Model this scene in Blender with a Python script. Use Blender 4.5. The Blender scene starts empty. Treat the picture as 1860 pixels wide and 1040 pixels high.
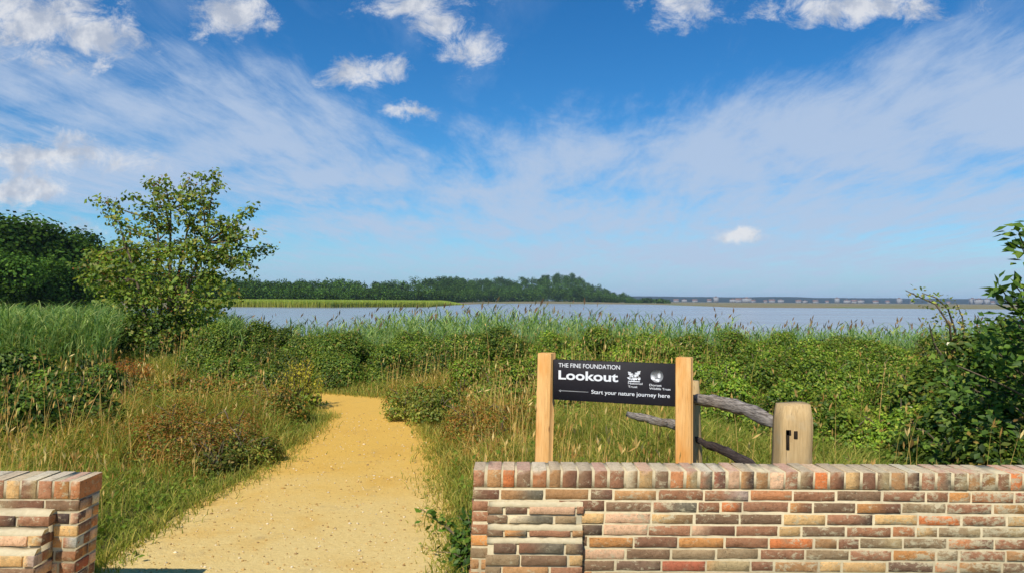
import bpy, math, random
import numpy as np
from mathutils import Vector, Matrix, Euler, geometry

random.seed(7)
RNG = np.random.default_rng(11)
SC = bpy.context.scene
COL = SC.collection
PI = math.pi

# ------------------------------------------------------------------ camera
F = 1300.0
CAMZ = 1.6
PITCH = math.atan((545 - 520) / F)
ROLL = math.radians(-0.4)
cam_d = bpy.data.cameras.new('camera')
cam = bpy.data.objects.new('camera', cam_d)
COL.objects.link(cam)
cam.location = (0, 0, CAMZ)
cam.rotation_euler = (PI / 2 + PITCH, ROLL, 0)
cam_d.sensor_width = 36
cam_d.lens = F / 1860 * 36
cam_d.clip_start = 0.05
cam_d.clip_end = 40000
SC.camera = cam
RM = Euler((PI / 2 + PITCH, ROLL, 0)).to_matrix()


def ray(px, py):
    return RM @ Vector(((px - 930) / F, (520 - py) / F, -1))


def at(px, py, depth):
    """point seen at photo position px,py at forward distance depth"""
    d = ray(px, py)
    return Vector((0, 0, CAMZ)) + d * (depth / d.y)


def onz(px, py, z=0.0):
    d = ray(px, py)
    return Vector((0, 0, CAMZ)) + d * ((z - CAMZ) / d.z)


def hor(px):
    return 545 + 0.007 * (px - 930)


def srgb(r, g, b, k=1.0):
    f = lambda c: (c / 255 / 12.92) if c <= 10 else ((c / 255 + 0.055) / 1.055) ** 2.4
    return np.array([f(r) * k, f(g) * k, f(b) * k])


# ------------------------------------------------------------------ object helpers
def tag(o, label=None, cat=None, group=None, kind=None):
    if label: o['label'] = label
    if cat: o['category'] = cat
    if group: o['group'] = group
    if kind: o['kind'] = kind
    return o


def empty(name, loc=(0, 0, 0)):
    o = bpy.data.objects.new(name, None)
    COL.objects.link(o)
    o.location = loc
    o.empty_display_size = 0.1
    return o


def link(name, me, mat=None, parent=None):
    o = bpy.data.objects.new(name, me)
    COL.objects.link(o)
    if mat is not None and len(me.materials) == 0:
        for m in (mat if isinstance(mat, (list, tuple)) else [mat]):
            me.materials.append(m)
    if parent is not None:
        o.parent = parent
    return o


def mesh_np(name, V, Fc, C=None, smooth=False, mat_idx=None):
    """V (n,3), Fc (m,k) or list of such arrays, C (n,3) colour attribute"""
    V = np.asarray(V, dtype=np.float32)
    if not isinstance(Fc, list): Fc = [Fc]
    Fc = [np.asarray(f, dtype=np.int32) for f in Fc if len(f)]
    me = bpy.data.meshes.new(name)
    me.vertices.add(len(V))
    me.vertices.foreach_set('co', V.ravel())
    loops = np.concatenate([f.ravel() for f in Fc])
    tot = np.concatenate([np.full(len(f), f.shape[1], np.int32) for f in Fc])
    start = np.concatenate([[0], np.cumsum(tot)[:-1]]).astype(np.int32)
    me.loops.add(len(loops))
    me.loops.foreach_set('vertex_index', loops)
    me.polygons.add(len(tot))
    me.polygons.foreach_set('loop_start', start)
    me.polygons.foreach_set('loop_total', tot)
    if smooth:
        me.polygons.foreach_set('use_smooth', np.ones(len(tot), dtype=bool))
    if mat_idx is not None:
        me.polygons.foreach_set('material_index', np.asarray(mat_idx, np.int32))
    me.update(calc_edges=True)
    if C is not None:
        a = me.color_attributes.new('Col', 'FLOAT_COLOR', 'POINT')
        c4 = np.ones((len(V), 4), np.float32)
        c4[:, :3] = C
        a.data.foreach_set('color', c4.ravel())
    return me


class MB:
    """collects raw pieces and builds ONE mesh"""
    def __init__(s):
        s.V, s.F, s.C, s.n = [], {}, [], 0

    def add(s, V, Fc, C=(1, 1, 1)):
        V = np.asarray(V, float)
        Fs = Fc if isinstance(Fc, list) else [Fc]
        for f in Fs:
            f = np.asarray(f, int)
            if len(f): s.F.setdefault(f.shape[1], []).append(f + s.n)
        s.V.append(V)
        C = np.asarray(C, float)
        if C.ndim == 1: C = np.tile(C, (len(V), 1))
        s.C.append(C)
        s.n += len(V)

    def box(s, lo, hi, c=(1, 1, 1), bev=0.0):
        (x0, y0, z0), (x1, y1, z1) = lo, hi
        if bev <= 0:
            V = [(x, y, z) for z in (z0, z1) for y in (y0, y1) for x in (x0, x1)]
            s.add(V, np.array([(0, 2, 3, 1), (4, 5, 7, 6), (0, 1, 5, 4), (2, 6, 7, 3), (0, 4, 6, 2), (1, 3, 7, 5)]), c)
            return
        b = bev
        V, idx = [], {}
        for sx in (0, 1):
            for sy in (0, 1):
                for sz in (0, 1):
                    X, Y, Z = (x1 if sx else x0), (y1 if sy else y0), (z1 if sz else z0)
                    dx, dy, dz = (-b if sx else b), (-b if sy else b), (-b if sz else b)
                    idx[sx, sy, sz, 0] = len(V); V.append((X, Y + dy, Z + dz))
                    idx[sx, sy, sz, 1] = len(V); V.append((X + dx, Y, Z + dz))
                    idx[sx, sy, sz, 2] = len(V); V.append((X + dx, Y + dy, Z))
        q, t = [], []
        g = lambda a, b_, c_, k: idx[a, b_, c_, k]
        for e in (0, 1):
            q.append([g(e, 0, 0, 0), g(e, 1, 0, 0), g(e, 1, 1, 0), g(e, 0, 1, 0)][::(1 if e else -1)])
            q.append([g(0, e, 0, 1), g(0, e, 1, 1), g(1, e, 1, 1), g(1, e, 0, 1)][::(1 if e else -1)])
            q.append([g(0, 0, e, 2), g(1, 0, e, 2), g(1, 1, e, 2), g(0, 1, e, 2)][::(1 if e else -1)])
        for a in (0, 1):
            for b_ in (0, 1):
                q.append([g(a, b_, 0, 0), g(a, b_, 1, 0), g(a, b_, 1, 1), g(a, b_, 0, 1)])
                q.append([g(a, 0, b_, 0), g(a, 1, b_, 0), g(a, 1, b_, 2), g(a, 0, b_, 2)])
                q.append([g(0, a, b_, 1), g(1, a, b_, 1), g(1, a, b_, 2), g(0, a, b_, 2)])
                for c_ in (0, 1):
                    t.append([g(a, b_, c_, 0), g(a, b_, c_, 1), g(a, b_, c_, 2)])
        s.add(V, [np.array(q), np.array(t)], c)

    def tube(s, pts, rad, sides=6, c=(1, 1, 1)):
        pts = np.asarray(pts, float)
        n = len(pts)
        rad = np.broadcast_to(np.asarray(rad, float), (n,))
        tan = np.gradient(pts, axis=0)
        tan /= np.linalg.norm(tan, axis=1, keepdims=True) + 1e-9
        ref = np.array([0.31, 0.87, 0.2]) if abs(tan[0, 2]) > 0.6 else np.array([0.1, 0.2, 1.0])
        a = np.cross(tan, ref); a /= np.linalg.norm(a, axis=1, keepdims=True) + 1e-9
        b = np.cross(tan, a)
        ang = np.linspace(0, 2 * PI, sides, endpoint=False)
        V = pts[:, None] + rad[:, None, None] * (np.cos(ang)[None, :, None] * a[:, None] + np.sin(ang)[None, :, None] * b[:, None])
        V = V.reshape(-1, 3)
        q = []
        for i in range(n - 1):
            for j in range(sides):
                k = (j + 1) % sides
                q.append((i * sides + j, i * sides + k, (i + 1) * sides + k, (i + 1) * sides + j))
        V = np.vstack([V, pts[0], pts[-1]])
        t = []
        for j in range(sides):
            k = (j + 1) % sides
            t.append((n * sides, k, j)); t.append((n * sides + 1, (n - 1) * sides + j, (n - 1) * sides + k))
        s.add(V, [np.array(q), np.array(t)], c)

    def arrays(s):
        return np.vstack(s.V), [np.vstack(f) for f in s.F.values()], np.vstack(s.C)

    def mesh(s, name, smooth=False):
        V, Fs, C = s.arrays()
        return mesh_np(name, V, Fs, C, smooth)

    def build(s, name, mat, parent=None, smooth=False):
        return link(name, s.mesh(name, smooth), mat, parent)


# ------------------------------------------------------------------ smooth value noise
_P = np.random.default_rng(3).random((256, 256))


def vnoise(x, y):
    x = np.asarray(x, float); y = np.asarray(y, float)
    xi = np.floor(x).astype(int); yi = np.floor(y).astype(int)
    fx = x - xi; fy = y - yi
    fx = fx * fx * (3 - 2 * fx); fy = fy * fy * (3 - 2 * fy)
    g = lambda a, b: _P[a & 255, b & 255]
    return (g(xi, yi) * (1 - fx) + g(xi + 1, yi) * fx) * (1 - fy) + (g(xi, yi + 1) * (1 - fx) + g(xi + 1, yi + 1) * fx) * fy


def fbm(x, y, o=4):
    s, a, t = 0, 0.5, 0
    for i in range(o):
        s = s + a * vnoise(np.asarray(x) * 2 ** i + 17.3 * i, np.asarray(y) * 2 ** i + 5.1 * i); t += a; a *= .5
    return s / t


def sstep(a, b, x):
    t = np.clip((np.asarray(x, float) - a) / (b - a), 0, 1)
    return t * t * (3 - 2 * t)


# ------------------------------------------------------------------ material helpers
class NG:
    def __init__(s, tree):
        s.t = tree; s.n = tree.nodes; s.l = tree.links

    def node(s, typ, **kw):
        nd = s.n.new(typ)
        for k, v in kw.items(): setattr(nd, k, v)
        return nd

    def put(s, sock, v):
        if v is None: return
        if isinstance(v, bpy.types.NodeSocket): s.l.new(v, sock)
        else:
            if sock.type == 'RGBA' and hasattr(v, '__len__') and len(v) == 3: v = (*v, 1)
            if hasattr(v, '__len__'): v = tuple(float(q) for q in v)
            sock.default_value = v

    def m(s, op, a, b=None, c=None, clamp=False):
        nd = s.node('ShaderNodeMath', operation=op, use_clamp=clamp)
        s.put(nd.inputs[0], a); s.put(nd.inputs[1], b)
        if c is not None: s.put(nd.inputs[2], c)
        return nd.outputs[0]

    def vm(s, op, a, b=None, out=0):
        nd = s.node('ShaderNodeVectorMath', operation=op)
        s.put(nd.inputs[0], a)
        if b is not None: s.put(nd.inputs[1], b)
        return nd.outputs[out]

    def mix(s, fac, a, b, blend='MIX'):
        nd = s.node('ShaderNodeMix', data_type='RGBA', blend_type=blend)
        s.put(nd.inputs[0], fac); s.put(nd.inputs[6], a); s.put(nd.inputs[7], b)
        return nd.outputs[2]

    def noise(s, vec, scale, detail=4, rough=.55, dist=0, dims='3D'):
        nd = s.node('ShaderNodeTexNoise', noise_dimensions=dims)
        if vec is not None: s.put(nd.inputs['Vector'], vec)
        nd.inputs['Scale'].default_value = scale
        nd.inputs['Detail'].default_value = detail
        nd.inputs['Roughness'].default_value = rough
        nd.inputs['Distortion'].default_value = dist
        return nd.outputs[0]

    def map(s, v, a, b, c=0., d=1., smooth=True):
        nd = s.node('ShaderNodeMapRange', interpolation_type='SMOOTHSTEP' if smooth else 'LINEAR')
        s.put(nd.inputs[0], v)
        for i, q in enumerate((a, b, c, d)): s.put(nd.inputs[i + 1], q)
        return nd.outputs[0]

    def comb(s, x, y, z=0.):
        nd = s.node('ShaderNodeCombineXYZ')
        s.put(nd.inputs[0], x); s.put(nd.inputs[1], y); s.put(nd.inputs[2], z)
        return nd.outputs[0]

    def attr(s, name='Col'):
        return s.node('ShaderNodeAttribute', attribute_name=name).outputs['Color']

    def coord(s, out='Object'):
        return s.node('ShaderNodeTexCoord').outputs[out]

    def scale(s, vec, sx, sy, sz):
        nd = s.node('ShaderNodeMapping')
        s.put(nd.inputs[0], vec); nd.inputs[3].default_value = (sx, sy, sz)
        return nd.outputs[0]

    def bump(s, h, strength=.4, dist=.01):
        nd = s.node('ShaderNodeBump')
        nd.inputs['Strength'].default_value = strength; nd.inputs['Distance'].default_value = dist
        s.put(nd.inputs['Height'], h)
        return nd.outputs[0]


def material(name):
    m = bpy.data.materials.new(name)
    m.use_nodes = True
    m.node_tree.nodes.clear()
    g = NG(m.node_tree)
    out = g.node('ShaderNodeOutputMaterial')
    return m, g, out


def principled(g, out, color, rough=.8, normal=None, spec=.3, **kw):
    b = g.node('ShaderNodeBsdfPrincipled')
    g.put(b.inputs['Base Color'], color)
    g.put(b.inputs['Roughness'], rough)
    g.put(b.inputs['Specular IOR Level'], spec)
    if normal is not None: g.put(b.inputs['Normal'], normal)
    for k, v in kw.items(): g.put(b.inputs[k], v)
    g.l.new(b.outputs[0], out.inputs[0])
    return b


def leaf_material(name, trans=.35, gloss=.06, rough=.45, gain=(1.5, 1.42, 1.1)):
    m, g, out = material(name)
    c = g.mix(1., g.attr(), gain, 'MULTIPLY')
    n = g.noise(g.coord(), 9., 3)
    c = g.mix(g.map(n, .3, .7, 0, .5), c, g.mix(1., c, (.72, .78, .6), 'MULTIPLY'))
    d = g.node('ShaderNodeBsdfDiffuse'); g.put(d.inputs[0], c)
    t = g.node('ShaderNodeBsdfTranslucent'); g.put(t.inputs[0], g.mix(1., c, (1.25, 1.25, .6), 'MULTIPLY'))
    mx = g.node('ShaderNodeMixShader'); mx.inputs[0].default_value = trans
    g.l.new(d.outputs[0], mx.inputs[1]); g.l.new(t.outputs[0], mx.inputs[2])
    gl = g.node('ShaderNodeBsdfGlossy'); gl.inputs['Roughness'].default_value = rough
    gl.inputs[0].default_value = (.9, .95, 1, 1)
    m2 = g.node('ShaderNodeMixShader'); m2.inputs[0].default_value = gloss
    g.l.new(mx.outputs[0], m2.inputs[1]); g.l.new(gl.outputs[0], m2.inputs[2])
    g.l.new(m2.outputs[0], out.inputs[0])
    return m


M = {}
M['leaf'] = leaf_material('leaf_green', .36, .015, .55, (1.55, 1.45, 1.0))
M['grass'] = leaf_material('grass_blade', .45, .0, .6, (2.2, 1.84, 1.75))
M['far_leaf'] = leaf_material('distant_foliage', .25, .0, .5, (1.4, 1.35, 1.0))

m, g, out = material('bark')
co = g.coord()
n = g.noise(g.scale(co, 6, 6, 1.5), 6, 6)
principled(g, out, g.mix(n, srgb(70, 60, 48), srgb(130, 115, 92)), .9, g.bump(n, .6, .01), .1)
M['bark'] = m

# new sawn timber: long grain, knots
m, g, out = material('sawn_timber')
co = g.coord()
n1 = g.noise(g.scale(co, 22, 22, 1.2), 4, 6, .6, .6)
n2 = g.noise(g.scale(co, 3, 3, 1.0), 3, 3)
n3 = g.noise(g.scale(co, 90, 90, 3), 3, 3)
c = g.mix(n1, srgb(196, 138, 72), srgb(236, 190, 122))
c = g.mix(g.map(n2, .45, .75), c, srgb(205, 140, 66))
c = g.mix(g.map(n3, .52, .72, 0, .55), c, srgb(150, 100, 54))
kn = g.node('ShaderNodeTexVoronoi'); kn.inputs['Scale'].default_value = 1.0
g.put(kn.inputs['Vector'], g.scale(co, 9, 9, 3.2))
c = g.mix(g.map(kn.outputs['Distance'], .10, .02, 0, .75), c, srgb(120, 70, 35))
principled(g, out, c, .75, g.bump(n1, .25, .002), .25)
M['timber'] = m

# weathered oak end post
m, g, out = material('weathered_oak')
co = g.coord()
n1 = g.noise(g.scale(co, 16, 16, 1.2), 5, 7, .62, .8)
n2 = g.noise(co, 7, 5)
c = g.mix(n1, srgb(150, 118, 74), srgb(226, 194, 140))
c = g.mix(g.map(n2, .55, .8, 0, .7), c, srgb(190, 172, 138))
n4 = g.noise(g.scale(co, 60, 60, 2.2), 2, 3)
c = g.mix(g.map(n4, .62, .72, 0, .7), c, srgb(96, 72, 48))
principled(g, out, c, .85, g.bump(n1, .5, .004), .15)
M['oak'] = m

# grey riven rail
m, g, out = material('grey_riven_wood')
co = g.coord()
n1 = g.noise(g.scale(co, 6, 4, 60), 3, 7, .68, .4)
n2 = g.noise(co, 7, 4)
c = g.mix(g.map(n1, .3, .7), srgb(64, 56, 50), srgb(184, 172, 158))
c = g.mix(g.map(n2, .5, .75, 0, .6), c, srgb(118, 100, 84))
principled(g, out, c, .9, g.bump(n1, .9, .008), .12)
M['rail'] = m
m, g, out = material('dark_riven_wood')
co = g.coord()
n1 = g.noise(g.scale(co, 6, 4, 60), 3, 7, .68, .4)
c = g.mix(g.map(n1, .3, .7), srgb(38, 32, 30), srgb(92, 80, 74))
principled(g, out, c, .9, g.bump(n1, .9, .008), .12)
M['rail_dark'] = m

# bricks and mortar
m, g, out = material('old_brick')
co = g.coord()
c = g.attr()
n1 = g.noise(co, 55, 6, .7)
n2 = g.noise(co, 16, 6, .68)
n3 = g.noise(g.scale(co, 1, 1, 1.6), 26, 7, .75, .4)
n4 = g.noise(co, 210, 3)
n5 = g.noise(co, 2.2, 3)
c = g.mix(g.map(n1, .42, .70, 0, .6), c, g.mix(1., c, (.52, .48, .44), 'MULTIPLY'))
c = g.mix(g.map(n2, .54, .72, 0, .55), c, srgb(178, 158, 122, .8))
spx = g.node('ShaderNodeSeparateXYZ'); g.put(spx.inputs[0], co)
c = g.mix(g.map(g.m('ADD', g.m('ADD', n3, g.map(spx.outputs[0], .6, 2.6, 0, .07)), g.m('MULTIPLY', g.m('SUBTRACT', n5, .5), .35)), .55, .66, 0, .85), c, srgb(216, 200, 160, .85))
c = g.mix(g.map(n4, .58, .72, 0, .55), c, srgb(66, 58, 50))
c = g.mix(g.map(g.noise(g.vm('ADD', co, (7, 3, 1)), 30, 5, .7), .62, .72, 0, .7), c, srgb(84, 80, 62))
principled(g, out, c, .95, g.bump(g.m('ADD', n1, g.m('MULTIPLY', n4, .8)), .9, .006), .08)
M['brick'] = m

m, g, out = material('lime_mortar')
co = g.coord()
n1 = g.noise(co, 45, 6, .65)
n2 = g.noise(co, 6, 4)
c = g.mix(n1, srgb(196, 176, 134, .82), srgb(238, 222, 182, .86))
c = g.mix(g.map(n2, .5, .75, 0, .55), c, srgb(168, 152, 124, .8))
principled(g, out, c, .95, g.bump(n1, .6, .006), .05)
M['mortar'] = m

m, g, out = material('sign_black')
n1 = g.noise(g.coord(), 40, 3)
principled(g, out, g.mix(n1, (.012, .010, .012), (.020, .017, .019)), .6, None, .2)
M['sign'] = m
m, g, out = material('sign_white')
n1 = g.noise(g.coord(), 60, 3)
principled(g, out, g.mix(n1, (.72, .72, .72), (.84, .84, .84)), .5, None, .3)
M['white'] = m
m, g, out = material('sign_grey')
n1 = g.noise(g.coord(), 60, 3)
principled(g, out, g.mix(n1, (.22, .22, .22), (.30, .30, .30)), .5, None, .3)
M['grey'] = m
m, g, out = material('painted_slot_shade')  # near-black colour standing in for the shade inside the end post's mortises
n1 = g.noise(g.coord(), 60, 3)
principled(g, out, g.mix(n1, (.02, .014, .01), (.05, .035, .02)), .9, None, .1)
M['slot_shade'] = m

# gravel path
m, g, out = material('hoggin_gravel')
co = g.coord()
sep = g.node('ShaderNodeSeparateXYZ'); g.put(sep.inputs[0], co)
n1 = g.noise(co, 1.3, 5, .6)
n2 = g.noise(co, 30, 5, .7)
n3 = g.noise(co, 90, 4, .7)
vo = g.node('ShaderNodeTexVoronoi'); vo.inputs['Scale'].default_value = 70; g.put(vo.inputs['Vector'], co)
far = g.map(g.m('ADD', sep.outputs[1], g.m('MULTIPLY', n1, 3.2)), 5.6, 9.2)
fine = g.mix(n2, srgb(212, 162, 70, .98), srgb(238, 194, 98, .98))
grav = g.mix(n2, srgb(208, 172, 100, .97), srgb(243, 216, 146, .99))
c = g.mix(far, grav, fine)
c = g.mix(g.map(n1, .5, .72, 0, .5), c, srgb(216, 166, 78, .95))
c = g.mix(g.map(n3, .56, .72, 0, .55), c, srgb(142, 114, 76, .8))
c = g.mix(g.map(g.noise(co, 3.2, 6, .7), .56, .74, 0, .45), c, srgb(176, 150, 106, .85))
c = g.mix(g.map(g.m('MULTIPLY', vo.outputs['Distance'], 1.), .0, .25, .2, 0), c, srgb(246, 230, 190))
principled(g, out, c, .95, g.bump(g.m('ADD', n2, g.m('MULTIPLY', n3, .7)), .7, .012), .08)
M['path'] = m

m, g, out = material('meadow_soil')
co = g.coord()
n1 = g.noise(co, 2.2, 6, .65)
n2 = g.noise(co, 24, 5, .7)
c = g.mix(n1, srgb(62, 66, 30), srgb(112, 104, 56))
c = g.mix(g.map(n2, .5, .75, 0, .7), c, srgb(138, 122, 72))
principled(g, out, c, 1., g.bump(n2, .8, .03), .05)
M['soil'] = m

m, g, out = material('marsh_mud')
co = g.coord()
n1 = g.noise(g.scale(co, 1, .25, 1), .012, 6, .6)
n2 = g.noise(g.scale(co, 1, .2, 1), .05, 6, .65)
c = g.mix(n1, srgb(112, 104, 84), srgb(150, 138, 104))
c = g.mix(g.map(n2, .45, .7), c, srgb(112, 122, 74))
principled(g, out, c, 1., None, .05)
M['marsh'] = m

m, g, out = material('wooded_ridge')
co = g.coord()
n1 = g.noise(g.scale(co, 1, .3, 3), .02, 6, .65)
c = g.mix(n1, (.012, .026, .024), (.03, .05, .038))
principled(g, out, c, 1., None, .02)
M['ridge'] = m

m, g, out = material('harbour_water')
co = g.coord()
w1 = g.noise(g.scale(co, .35, 1.0, 1), 1.2, 5, .6)
w2 = g.noise(g.scale(co, .02, .07, 1), 1.0, 4, .6)
nr = g.bump(g.m('ADD', w1, g.m('MULTIPLY', w2, .6)), .06, .2)
principled(g, out, g.mix(w2, (.24, .255, .26), (.31, .325, .33)), g.map(w2, .3, .7, .16, .30), nr, .5, IOR=1.33)
M['water'] = m

m, g, out = material('render_wall')
principled(g, out, g.mix(g.noise(g.coord(), .2, 3), (.20, .20, .20), (.36, .35, .33)), .9, None, .1)
M['housewall'] = m
m, g, out = material('clay_roof')
principled(g, out, g.mix(g.noise(g.coord(), .2, 3), (.20, .12, .09), (.28, .17, .13)), .9, None, .1)
M['houseroof'] = m

# ------------------------------------------------------------------ leaf / blade instancers
LEAF_V = np.array([(0, 0, 0), (-.30, .42, .05), (0, .48, -.04), (.30, .42, .05), (0, 1, -.02)])
LEAF_F = np.array([(0, 3, 2), (3, 4, 2), (0, 2, 1), (2, 4, 1)])
DIA_V = np.array([(0, 0, 0), (-.38, .5, .06), (.38, .5, -.06), (0, 1, 0)])
DIA_F = np.array([(0, 2, 1), (2, 3, 1)])


def unit(a):
    return a / (np.linalg.norm(a, axis=-1, keepdims=True) + 1e-9)


def frames(nrm, rng):
    """random in-plane direction for each normal -> (t, b, n)"""
    r = rng.normal(size=nrm.shape)
    t = unit(np.cross(nrm, r)); b = np.cross(nrm, t)
    return t, b


def leaves(pos, nrm, size, col, tmpl='leaf', rng=RNG, dirs=None, aspect=1.0):
    """pos (n,3) nrm (n,3) size (n,) col (n,3) -> V,F,C"""
    Tv, Tf = (LEAF_V, LEAF_F) if tmpl == 'leaf' else (DIA_V, DIA_F)
    nrm = unit(nrm)
    if dirs is None:
        t, b = frames(nrm, rng)
    else:
        b = unit(dirs - nrm * np.sum(dirs * nrm, 1, keepdims=True)); t = np.cross(b, nrm)
    k = len(Tv)
    V = pos[:, None] + size[:, None, None] * (Tv[None, :, 0:1] * aspect * t[:, None] + Tv[None, :, 1:2] * b[:, None] + Tv[None, :, 2:3] * nrm[:, None])
    Fc = (np.arange(len(pos)) * k)[:, None, None] + Tf[None]
    C = np.repeat(col, k, axis=0)
    return V.reshape(-1, 3), Fc.reshape(-1, 3), C


def blades(base, height, lean, width, col0, col1, segs=3, droop=.5):
    """grass blades: base (n,3), height (n,), lean (n,2) horizontal offset of tip, width (n,)"""
    n = len(base)
    ts = np.linspace(0, 1, segs + 1)
    az = RNG.random(n) * PI
    sd = np.stack([np.cos(az), np.sin(az), np.zeros(n)], 1)
    Vs, Cs = [], []
    for i, t in enumerate(ts):
        c = base.copy()
        c[:, :2] += lean * (t ** 1.8)[..., None] if False else lean * t ** 1.8
        c[:, 2] += height * (t - droop * .35 * t ** 3)
        w = width * (1 - t) ** .6 * .5
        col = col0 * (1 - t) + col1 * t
        if i < segs:
            Vs += [c - sd * w[:, None], c + sd * w[:, None]]; Cs += [col, col]
        else:
            Vs += [c]; Cs += [col]
    k = 2 * segs + 1
    V = np.stack(Vs, 1).reshape(-1, 3); C = np.stack(Cs, 1).reshape(-1, 3)
    tf = []
    for i in range(segs - 1):
        a = 2 * i
        tf += [(a, a + 1, a + 3), (a, a + 3, a + 2)]
    tf.append((2 * segs - 2, 2 * segs - 1, 2 * segs))
    Fc = (np.arange(n) * k)[:, None, None] + np.array(tf)[None]
    return V, Fc.reshape(-1, 3), C


def pal(colors, n, rng=RNG, var=.18):
    colors = np.asarray(colors)
    c = colors[rng.integers(0, len(colors), n)]
    return np.clip(c * (1 + rng.normal(0, var, (n, 1))), .004, 1)


# ------------------------------------------------------------------ ground, path, water, far banks
WATER_Z = -1.0


def gz(x, y):
    x = np.asarray(x, float); y = np.asarray(y, float)
    return -1.7 * sstep(14.5, 27, y) + 0 * x


def axis(lo, hi, step, far, n):
    a = np.arange(lo, hi + step / 2, step)
    gpos = hi + np.geomspace(step, far, n)
    gneg = lo - np.geomspace(step, far, n)[::-1]
    return np.concatenate([gneg, a, gpos])


xs = axis(-14, 14, .7, 9000, 22)
ys = axis(-6, 30, .7, 9000, 22)
X, Y = np.meshgrid(xs, ys)
Z = gz(X, Y)
nx, ny = len(xs), len(ys)
idx = np.arange(nx * ny).reshape(ny, nx)
Fq = np.stack([idx[:-1, :-1], idx[:-1, 1:], idx[1:, 1:], idx[1:, :-1]], -1).reshape(-1, 4)
o = link('ground', mesh_np('ground', np.stack([X, Y, Z], -1).reshape(-1, 3), Fq, None, True), M['soil'])
tag(o, 'rough meadow soil sloping down to the water', 'ground', kind='structure')

LEFT_PX = [(1040, 178), (1006, 224), (964, 284), (909, 362), (867, 450), (803, 540), (757, 598)]
RIGHT_PX = [(1040, 832), (948, 820), (871, 807), (832, 799), (801, 784), (767, 769), (740, 738), (723, 710)]
left = [onz(px, py) for py, px in LEFT_PX]
right = [onz(px, py) for py, px in RIGHT_PX]
l0 = left[0]; r0 = right[0]
poly = [Vector((l0.x - .35, -3, 0)), Vector((l0.x - .25, 3.2, 0))] + left
poly += [Vector((-3.1, 10.6, 0)), Vector((-5.0, 11.2, 0)), Vector((-9, 11.3, 0)), Vector((-9, 12.7, 0)), Vector((-5, 12.5, 0)), Vector((-3.2, 12.25, 0))]
poly += right[::-1] + [Vector((r0.x + .1, 3.2, 0)), Vector((r0.x + .3, -3, 0))]
P2 = []
for i in range(len(poly)):
    a, b = poly[i], poly[(i + 1) % len(poly)]
    n = max(1, int((b - a).length / .12))
    for k in range(n):
        p = a.lerp(b, k / n)
        P2.append((p.x, p.y))
P2 = np.array(P2)
jit = (fbm(P2[:, 0] * 3.1 + 40, P2[:, 1] * 3.1, 4) - .5)
jit2 = (fbm(P2[:, 0] * 3.1 + 90, P2[:, 1] * 3.1 + 33, 4) - .5)
P2 += np.stack([jit, jit2], 1) * .14
tess = geometry.tessellate_polygon([[Vector((p[0], p[1], 0)) for p in P2]])
V3 = np.column_stack([P2, np.full(len(P2), .006)])
tri = np.array(tess)
a_, b_, c_ = V3[tri[:, 0]], V3[tri[:, 1]], V3[tri[:, 2]]
fl = np.cross(b_ - a_, c_ - a_)[:, 2] < 0
tri[fl] = tri[fl][:, ::-1]
o = link('path', mesh_np('path', V3, tri), M['path'])
tag(o, 'yellow hoggin gravel path curving away to the left', 'path', kind='structure')


def in_path(x, y, grow=0.0):
    inside = np.zeros(len(x), bool)
    px_, py_ = P2[:, 0], P2[:, 1]
    qx, qy = np.roll(px_, -1), np.roll(py_, -1)
    for i in range(len(P2)):
        c = ((py_[i] > y) != (qy[i] > y)) & (x < (qx[i] - px_[i]) * (y - py_[i]) / (qy[i] - py_[i] + 1e-12) + px_[i])
        inside ^= c
    return inside


def path_dist(x, y):
    d = np.full(len(x), 9.)
    for i in range(0, len(P2), 2):
        d = np.minimum(d, np.hypot(x - P2[i, 0], y - P2[i, 1]))
    return d


wx = np.array([-9000, -2000, -400, -60, -14, 14, 60, 400, 2000, 9000.])
wy = np.array([17., 40, 120, 400, 1200, 4000, 9000])
X, Y = np.meshgrid(wx, wy)
idx = np.arange(X.size).reshape(X.shape)
Fq = np.stack([idx[:-1, :-1], idx[:-1, 1:], idx[1:, 1:], idx[1:, :-1]], -1).reshape(-1, 4)
o = link('water', mesh_np('water', np.stack([X, Y, np.full_like(X, WATER_Z)], -1).reshape(-1, 3), Fq), M['water'])
tag(o, 'calm grey blue lagoon water', 'water', kind='structure')

# loose stones on the path: uncountable
n = 4200
pts = np.column_stack([RNG.uniform(-3.3, .2, n), 3.6 + 6.5 * RNG.random(n) ** 1.6])
pts = pts[in_path(pts[:, 0], pts[:, 1])]
n = len(pts)
OCT_V = np.array([(1, 0, 0), (-1, 0, 0), (0, 1, 0), (0, -1, 0), (0, 0, 1), (0, 0, -1)], float)
OCT_F = np.array([(0, 2, 4), (2, 1, 4), (1, 3, 4), (3, 0, 4), (2, 0, 5), (1, 2, 5), (3, 1, 5), (0, 3, 5)])
rs = RNG.gamma(2.0, .0019, n) + .003
V = OCT_V[None] * (rs[:, None, None] * (0.6 + .8 * RNG.random((n, 6, 1))))
V[:, :, 2] *= .6
V += np.column_stack([pts, np.full(n, .008)])[:, None]
Fc = (np.arange(n) * 6)[:, None, None] + OCT_F[None]
cc = np.repeat(pal([srgb(236, 216, 170), srgb(214, 178, 112), srgb(172, 140, 92), srgb(236, 220, 182), srgb(196, 156, 90)], n, var=.1), 6, axis=0)
m, g, out = material('pebble')
principled(g, out, g.mix(g.noise(g.coord(), 80, 2), g.attr(), g.mix(1., g.attr(), (.75, .7, .65), 'MULTIPLY')), .9, None, .1)
M['pebble'] = m
o = link('loose_gravel', mesh_np('loose_gravel', V.reshape(-1, 3), Fc.reshape(-1, 3), cc), M['pebble'])
tag(o, 'loose pale gravel scattered over the yellow path', 'gravel', kind='stuff')

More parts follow.
